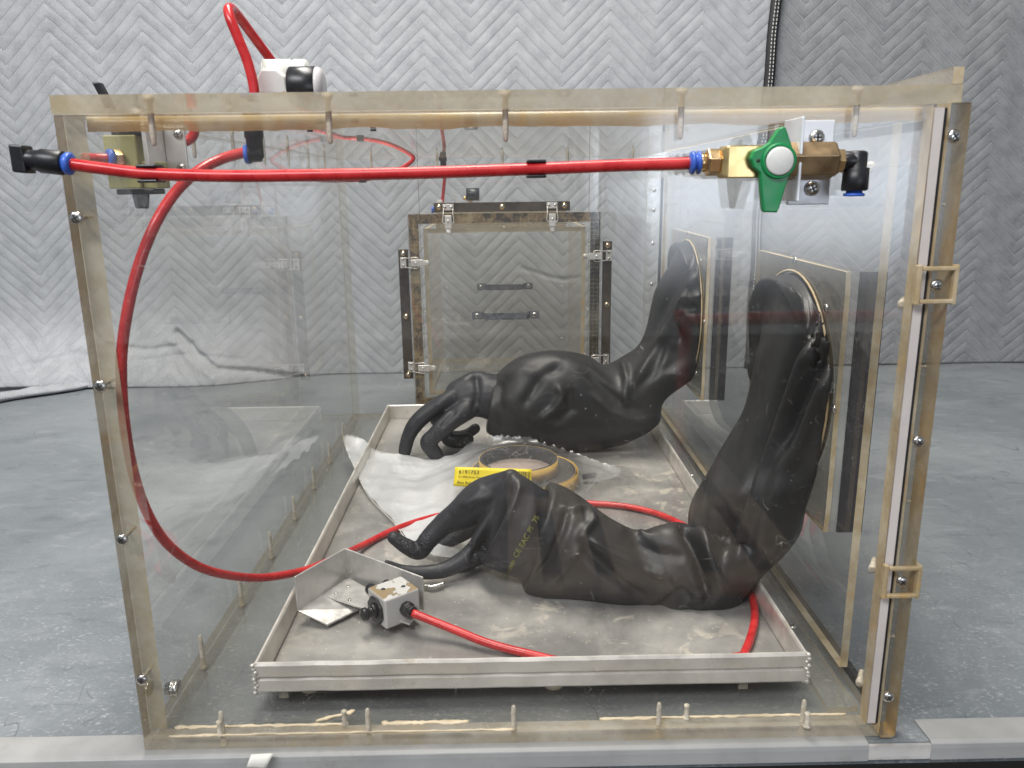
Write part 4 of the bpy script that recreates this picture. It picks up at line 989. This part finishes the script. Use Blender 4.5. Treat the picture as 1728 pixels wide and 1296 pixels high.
h5 = hose('air_hose', pts, 'red air hose clipped to the top corner of the back wall, far from the front', .0036)
p = at(612, 303, 'y', .922); MB().box(p.x-.006, p.x+.006, .917, .9315, p.z-.0055, p.z+.0055).build('hose_clip', 'black', h5, .001)
pts = [at(746, 345, 'y', .985), at(749, 315, 'y', .983), at(751, 290, 'y', .975), at(748, 272, 'y', .962)]
h6 = hose('air_hose', pts, 'thin red air hose rising behind the back wall above the hatch', .0032)
q = at(748, 272, 'y', .962); MB().lathe(q - Vector((0, .001, .008)), (0, -.15, 1), [(0, .0045), (.001, .0058), (.010, .0058), (.011, .0048)], 18).build('end_fitting', 'black', h6)
MB().box(q.x-.007, q.x+.007, .9446, q.y+.004, q.z+.0005, q.z+.008).build('end_fitting', 'black', h6, .001)
for o in list(S.objects):
    if o.type == 'EMPTY' and o.get('category') == 'air hose': child_fix(o)

# inline black fitting at the free end of the front hose
ie = thing('hose_fitting', 'black push-in hose fitting with blue collar at the free end of the front hose', 'hose fitting', A_(90, 272, -.0135))
d = (A_(60, 271, -.0135) - A_(118, 277, -.0135)).normalized(); p0 = A_(122, 277, -.0135)
MB().lathe(p0, d, [(0, .0060), (.001, .0072), (.0035, .0072), (.0045, .0058), (.006, .0058)], 24).build('collar', 'blue', ie)
MB().lathe(p0+d*.0055, d, [(0, .0073), (.0006, .0078), (.014, .0078), (.016, .0068), (.021, .0064), (.025, .0066)], 28).build('body', 'black', ie)
q = p0+d*.032; MB().obox(q, d*.0045, Vector((0, 0, .0088)), Vector((0, .0065, 0))).build('tee_end', 'black', ie, .0012); child_fix(ie)

# ------------------------------------------------------------------ ball valve with green lever on the front pane
bv = thing('ball_valve', 'brass ball valve with green lever and white cap on the front pane', 'ball valve', (.476, -.022, .455))
vy = -.022; zc = A_(1290, 273, vy).z
def X_(px): return A_(px, 272, vy).x
xa, xb, xc_, xd, xe = X_(1213), X_(1300), X_(1338), X_(1408), X_(1421)
hx_ = Vector((1, 0, 0))
MB().lathe((xa, vy, zc), hx_, [(0, .0095), (.0035, .0120), (xb-xa+.002, .0120)], 4, 0, False, math.pi/4*0+.0).build('valve_body', 'brass', bv, .0008)
# square body: replace with a true square section turned upright
bv.children[0].data.clear_geometry(); tmp = MB(); s_ = .0101
tmp.lathe((xa, vy, zc), hx_, [(0, s_*1.05), (.003, s_*1.414), (xb-xa, s_*1.414)], 4, 0, False, 0)
u0 = hx_.orthogonal().normalized()
mid = [v for v in tmp.v]; 
tmp.v = []
for x, y, z in mid:
    yy, zz = y-vy, z-zc; a = math.atan2(zz, yy); r = math.hypot(yy, zz); a = round((a-math.pi/4)/(math.pi/2))*math.pi/2+math.pi/4
    tmp.v.append((x, vy+r*math.cos(a), zc+r*math.sin(a)))
tmp.build('valve_body', 'brass', bv, .0008)
bpy.data.objects.remove(bv.children[0])
MB().lathe((xb, vy, zc), hx_, [(0, .0112), (.003, .0125), (xd-xb-.002, .0125), (xd-xb, .0112)], 6, 0, False, 0).build('valve_body', 'brass_dark', bv, .0006)
MB().lathe((xd, vy, zc), hx_, [(0, .0078), (.0008, .0084), (.0042, .0084), (.005, .0078)], 6, 0, False, .3).build('nut', 'brass_bright', bv, .0004)
MB().lathe((xa-.0085, vy, zc), hx_, [(0, .0072), (.0008, .0088), (.0075, .0088), (.0086, .0080)], 6, 0, False, .0).build('nut', 'brass_bright', bv, .0004)
MB().lathe((xa-.0140, vy, zc), hx_, [(0, .0055), (.0055, .0062)], 20).build('stem', 'brass_bright', bv)
MB().lathe((xa-.0185, vy, zc), hx_, [(0, .0066), (.0008, .0073), (.0022, .0073), (.0028, .0050), (.0042, .0050), (.0046, .0073), (.0060, .0073), (.0066, .0060)], 24).build('collar', 'blue', bv)
# elbow
ex0 = xd+.005; cxp = A_(1446, 272, vy).x
MB().lathe((ex0, vy, zc), hx_, [(0, .0056), (.0008, .0061), (cxp-ex0+.001, .0061), (cxp-ex0+.004, .0050)], 28).build('elbow', 'black', bv)
MB().lathe((cxp, vy, zc+.0062), (0, 0, -1), [(0, .0040), (.0006, .0056), (.0018, .0064), (.0105, .0064), (.0110, .0082), (.0246, .0084), (.0254, .0074)], 28).build('elbow', 'black', bv)
MB().lathe((cxp, vy, zc-.0190), (0, 0, -1), [(0, .0052), (.0015, .0052), (.0020, .0068), (.0033, .0068), (.0036, .0055)], 24).build('collar', 'blue', bv)
# lever: outline traced round the hub, real thickness, with a raised rim and cap
def LP(px, py, y): return A_(px, py, y)
ly = -.0395
out = [(1322, 213), (1315, 217), (1300, 240), (1288, 248), (1273, 254), (1267, 268), (1272, 283), (1283, 292), (1285, 325), (1288, 352), (1289, 358), (1312, 359), (1314, 355), (1328, 310), (1336, 292), (1343, 274), (1340, 255), (1330, 225), (1327, 215)]
poly = [LP(px, py, ly) for px, py in out]
MB().prism(poly, (0, .0065, 0)).build('lever', 'green', bv, .0016, 3)
hub = LP(1314, 272, ly); 
MB().lathe((hub.x, -.028, hub.z), (0, -1, 0), [(0, .0115), (.0105, .0112), (.0135, .0108), (.0138, .0092), (.0128, .0090)], 36).build('hub', 'green', bv)
MB().lathe((hub.x, ly-.0008, hub.z), (0, -1, 0), [(0, .0088), (.0022, .0086), (.0027, .0078)], 36).build('cap', 'whitecap', bv)
MB().lathe((LP(1280, 264, ly).x, ly-.0001, LP(1280, 271, ly).z), (0, -1, 0), [(0, .0012), (.0004, .0010)], 12).build('pin', 'darkslot', bv)
# white angle bracket
y_ = -.0022; a, b = at(1337, 203, 'y', y_), at(1403, 345, 'y', y_); c2, d2 = at(1405, 206, 'y', y_), at(1330, 344, 'y', y_)
MB().box((a.x+d2.x)/2, (b.x+c2.x)/2, -.0024, -.0004, b.z, a.z).build('bracket', 'white_alu', bv, .0008)
xl = (a.x+d2.x)/2 - .0030
MB().box(xl-.0022, xl-.0002, -.0330, -.0004, b.z+.003, a.z).build('bracket', 'white_alu', bv, .0006)
for px, py in ((1378, 232), (1370, 318)): 
    q = at(px, py, 'y', -.0026); o2 = screw(bv, q-bv.location, '-y', 1.15)
child_fix(bv)

# ------------------------------------------------------------------ olive shut-off block hanging in the front corner
ov = thing('shutoff_valve', 'olive valve block with black button and metal plate hanging in the front top corner', 'valve', A_(220, 270, .10))
yv = .085
a, b = A_(172, 228, yv), A_(238, 318, yv)
MB().box(a.x, b.x, yv, yv+.028, b.z, a.z).build('block', 'olive', ov, .001)
c_, d_ = A_(240, 272, yv), A_(264, 318, yv); MB().box(b.x+.0003, d_.x, yv+.004, yv+.028, d_.z, c_.z).build('block', 'olive', ov, .001)
a2, b2 = A_(192, 318, yv), A_(258, 328, yv); MB().box(a2.x, b2.x, yv+.003, yv+.025, b2.z, b.z-.0003).build('button_base', 'black', ov, .001)
p_ = A_(225, 328, yv); q_ = A_(228, 353, yv)
MB().lathe((p_.x, yv+.013, p_.z), (0, 0, -1), [(0, .0075), (p_.z-q_.z-.002, .0062), (p_.z-q_.z, .005)], 4, 0, False, math.pi/4).build('button', 'black', ov, .001)
a3, b3 = A_(182, 203, yv), A_(236, 228, yv); MB().box(a3.x, b3.x, yv+.002, yv+.026, b3.z+.0003, H-T-.0005).build('riser', 'black_matt', ov, .001)
a4, b4 = A_(234, 190, yv-.006), A_(246, 296, yv-.006)
MB().box(a4.x, a4.x+.0035, yv-.006, yv+.030, b4.z, H-T-.0005).build('bracket', 'alu', ov, .0004)
MB().box(a4.x+.0036, a4.x+.020, yv+.027, yv+.030, b4.z+.001, H-T-.0005).build('bracket', 'alu', ov, .0004)
for dz in (.006, .032): screw(ov, Vector((a4.x+.015, yv+.0268, b4.z+dz))-ov.location, '-y', .8)
p_ = A_(205, 268, yv)
MB().lathe((p_.x, yv, p_.z), (-.75, -.65, 0), [(0, .0068), (.005, .0068)], 6, 0, False).build('nut', 'brass_bright', ov)
MB().lathe((p_.x-.004, yv-.0035, p_.z), (-.75, -.65, 0), [(0, .0055), (.001, .0072), (.004, .0072), (.005, .006)], 22).build('collar', 'blue', ov)
MB().tube([(p_.x-.007, yv-.006, p_.z), (p_.x-.014, yv-.012, p_.z-.0002), (p_.x-.0185, yv-.02, p_.z)], .004, 12).build('hose_stub', 'hose', ov)
a5 = A_(168, 150, yv+.01); 
MB().obox((a5.x+.002, yv+.012, H+.010), Vector((.0028, 0, 0)), (0, .004, 0), Vector((-.004, 0, .0095))).build('lever', 'black', ov, .001)
child_fix(ov)

# ------------------------------------------------------------------ regulator on the top panel, ceiling elbow under it
rg = thing('pressure_regulator', 'white pressure regulator with a black round gauge standing on the top panel', 'pressure regulator', (.13, .12, H))
yg = .12; f0 = lambda px, py, y=yg: at(px, py, 'y', y)
pl = MB(); a, b = .075, .190
pl.box(a, b, .075, .175, H+.0004, H+.0050); pl = pl.build('base_plate', 'clear_thin', rg)
for x, y in ((.080, .080), (.185, .080), (.080, .17), (.185, .17), (.108, .08), (.158, .08), (.13, .17)):
    MB().lathe((x, y, H+.0052), (0, 0, 1), [(0, .0032), (.0022, .0032), (.0028, .0022)], 14).build('bolt', 'black', rg)
    MB().lathe((x, y, H-T-.0002), (0, 0, -1), [(0, .0026), (.0016, .0026)], 14).build('bolt', 'black', rg)
zt_ = f0(470, 133).z
prof = [f0(430, 162), f0(441, 132), f0(447, 119), f0(472, 119), f0(488, 132), f0(492, 162)]
MB().prism([Vector((v.x, yg-.012, max(v.z, H+.0055))) for v in prof], (0, .032, 0)).build('body', 'white', rg, .002, 3)
xa_, xb_ = f0(448, 115, .14).x, f0(518, 112, .14).x
MB().lathe((xa_, yg+.014, f0(480, 126, .14).z), (1, 0, 0), [(0, .0095), (.0015, .0110), (.022, .0110), (.0225, .0100), (.025, .0100), (.0255, .0110), (.034, .0108), (.036, .0095)], 30).build('bonnet', 'white', rg)
MB().box(f0(441, 100).x, f0(444, 100).x, yg, yg+.008, H+.008, f0(441, 100).z).build('lug', 'white', rg, .0005)
gx0, gx1 = f0(489, 135, .105).x, f0(546, 135, .105).x; gz = f0(515, 147, .105).z
MB().lathe((gx0-.006, .105, f0(0, 152, .105).z if False else gz-.006), (1, 0, 0), [(0, .003), (.008, .003)], 12).build('stem', 'brass_dark', rg)
L_ = gx1-gx0
MB().lathe((gx0, .105, gz), (1, 0, 0), [(0, .0140), (.0012, .0152), (L_*.78, .0152), (L_*.80, .0146)], 36).build('gauge', 'black', rg)
MB().lathe((gx0+L_*.80, .105, gz), (1, 0, 0), [(0, .0148), (L_*.08, .0148), (L_*.19, .0128), (L_*.22, .009)], 36).build('gauge_lens', 'gauge_glass', rg)
MB().lathe((gx1+.0005, .105, gz-.0085), (1, 0, 0), [(0, .0014), (.002, .0014)], 10).build('pointer_stop', 'hose', rg)
child_fix(rg)
el = thing('elbow_fitting', 'black elbow fitting with blue collar hanging under the top panel', 'elbow fitting', A_(430, 220, .088))
pe = A_(431, 258, .088)
MB().lathe((pe.x, .088, pe.z+.0005), (0, 0, 1), [(-.005, .0045), (-.004, .0064), (.010, .0064), (.0105, .0072), (H-T-pe.z-.001, .0072)], 24).build('elbow', 'black', el)
MB().lathe((pe.x+.005, .088, pe.z-.0005), (-1, -.10, -.05), [(0, .0045), (.001, .0062), (.008, .0062), (.0085, .0070), (.0095, .0070)], 24).build('elbow', 'black', el)
MB().lathe((pe.x-.0048, .0870, pe.z-.001), (-1, -.10, -.05), [(0, .0072), (.0028, .0072), (.0034, .0060)], 24).build('collar', 'blue', el)
MB().lathe((pe.x, .088, H+.0052), (0, 0, 1), [(0, .006), (.001, .0075), (.003, .0075), (.004, .0055)], 20).build('collar', 'blue', el)
child_fix(el)

# gauge, switch and fittings on top of the chamber behind the back wall
cg = thing('chamber_gauge', 'small black gauge and metal toggle switch on the chamber behind the hatch', 'gauge', (.21, .99, .37))
gy_ = 1.0; f1 = lambda px, py: at(px, py, 'y', gy_)
MB().box(f1(738, 350).x, f1(952, 350).x, .955, 1.06, .3663, f1(800, 346).z).build('base_plate', 'edge_dim', cg)
zb_ = f1(800, 346).z
g0 = f1(787, 328); g1_ = f1(808, 328)
MB().lathe((g0.x, gy_, g0.z), (1, 0, 0), [(0, .0105), (.001, .0118), (g1_.x-g0.x, .0118), (g1_.x-g0.x+.001, .0108)], 26).build('gauge', 'black', cg)
MB().box(g0.x+.004, g0.x+.012, gy_-.004, gy_+.004, zb_-.001, g0.z-.008).build('stem', 'brass_dark', cg)
MB().lathe((g0.x-.006, gy_, g0.z-.007), (1, 0, 0), [(0, .004), (.006, .004)], 6).build('nut', 'brass', cg)
a = f1(772, 342); MB().tube([(a.x, gy_, a.z), (a.x-.004, gy_, a.z+.010), (a.x-.006, gy_, a.z+.016)], .0013, 8).build('toggle', 'latch', cg); 
MB().lathe((a.x, gy_, zb_-.002), (0, 0, 1), [(0, .0045), (.006, .0045)], 6, 0, False).build('nut', 'latch', cg)
a = f1(744, 340); MB().lathe((a.x, .985, zb_-.004), (0, 0, 1), [(0, .006), (.014, .0055), (.015, .004)], 18).build('fitting', 'grey_cast', cg)
a = f1(733, 354); MB().lathe((a.x-.004, .985, a.z), (1, 0, 0), [(0, .0062), (.003, .0062), (.0035, .005), (.010, .005)], 20).build('collar', 'blue', cg)
child_fix(cg)

# paper tag caught under the front lower edge
a, b, c, d = at(424, 1273, 'y', -.013), at(461, 1271, 'y', -.013), at(447, 1300, 'y', -.017), at(415, 1297, 'y', -.017)
vs = []
for j in range(6):
    for i in range(6):
        p = a.lerp(b, i/5).lerp(d.lerp(c, i/5), j/5); vs.append((p.x, p.y-.002*math.sin(j*.8), p.z))
o = MB().add(vs, [(j*6+i, j*6+i+1, (j+1)*6+i+1, (j+1)*6+i) for j in range(5) for i in range(5)], 0, True).build('paper_tag', 'paper'); so = o.modifiers.new('t', 'SOLIDIFY'); so.thickness = .0003
tag(o, 'small torn white paper tag hanging under the front lower edge of the box', 'paper tag')

# unseen objects added behind the camera only to reflect in the front pane
wp = thing('reflection_pallet', 'unseen wooden pallet added on the floor to give brown boards reflected in the front pane', 'pallet', (.9, -1.9, -.8))
for i in range(6):
    x = .30 + .155*i; MB().box(x, x+.10, -2.7, -1.45, -.665, -.645).build('plank', 'wood', wp, .003)
for y in (-1.5, -2.1, -2.6): MB().box(.30, 1.175, y-.05, y+.05, -.685, -.6655).build('plank', 'wood', wp, .003)
for y in (-1.5, -2.1, -2.6):
    for x in (.35, .72, 1.10): MB().box(x-.05, x+.05, y-.05, y+.05, -.799, -.6855).build('block', 'wood', wp, .003)
child_fix(wp)
MAT['red_paint'] = simple('red_paint', (.42, .05, .035), .4)
rb = thing('reflection_trolley', 'unseen red handled frame added behind the camera to give a red bar reflected in the pane', 'reflection_trolley', (1.1, -1.9, -.8))
MB().tube([(.86, -1.85, -.78), (.86, -1.85, -.02), (.90, -1.85, .03), (1.60, -1.85, .03), (1.66, -1.85, -.02), (1.66, -1.85, -.78)], .020, 14, sub=6).build('frame', 'red_paint', rb)
MB().box(.87, 1.65, -1.90, -1.88, -.40, -.02).build('panel', 'black_matt', rb, .004)
child_fix(rb)

# every empty-parented screw placed by world position keeps it
bpy.context.view_layer.update()
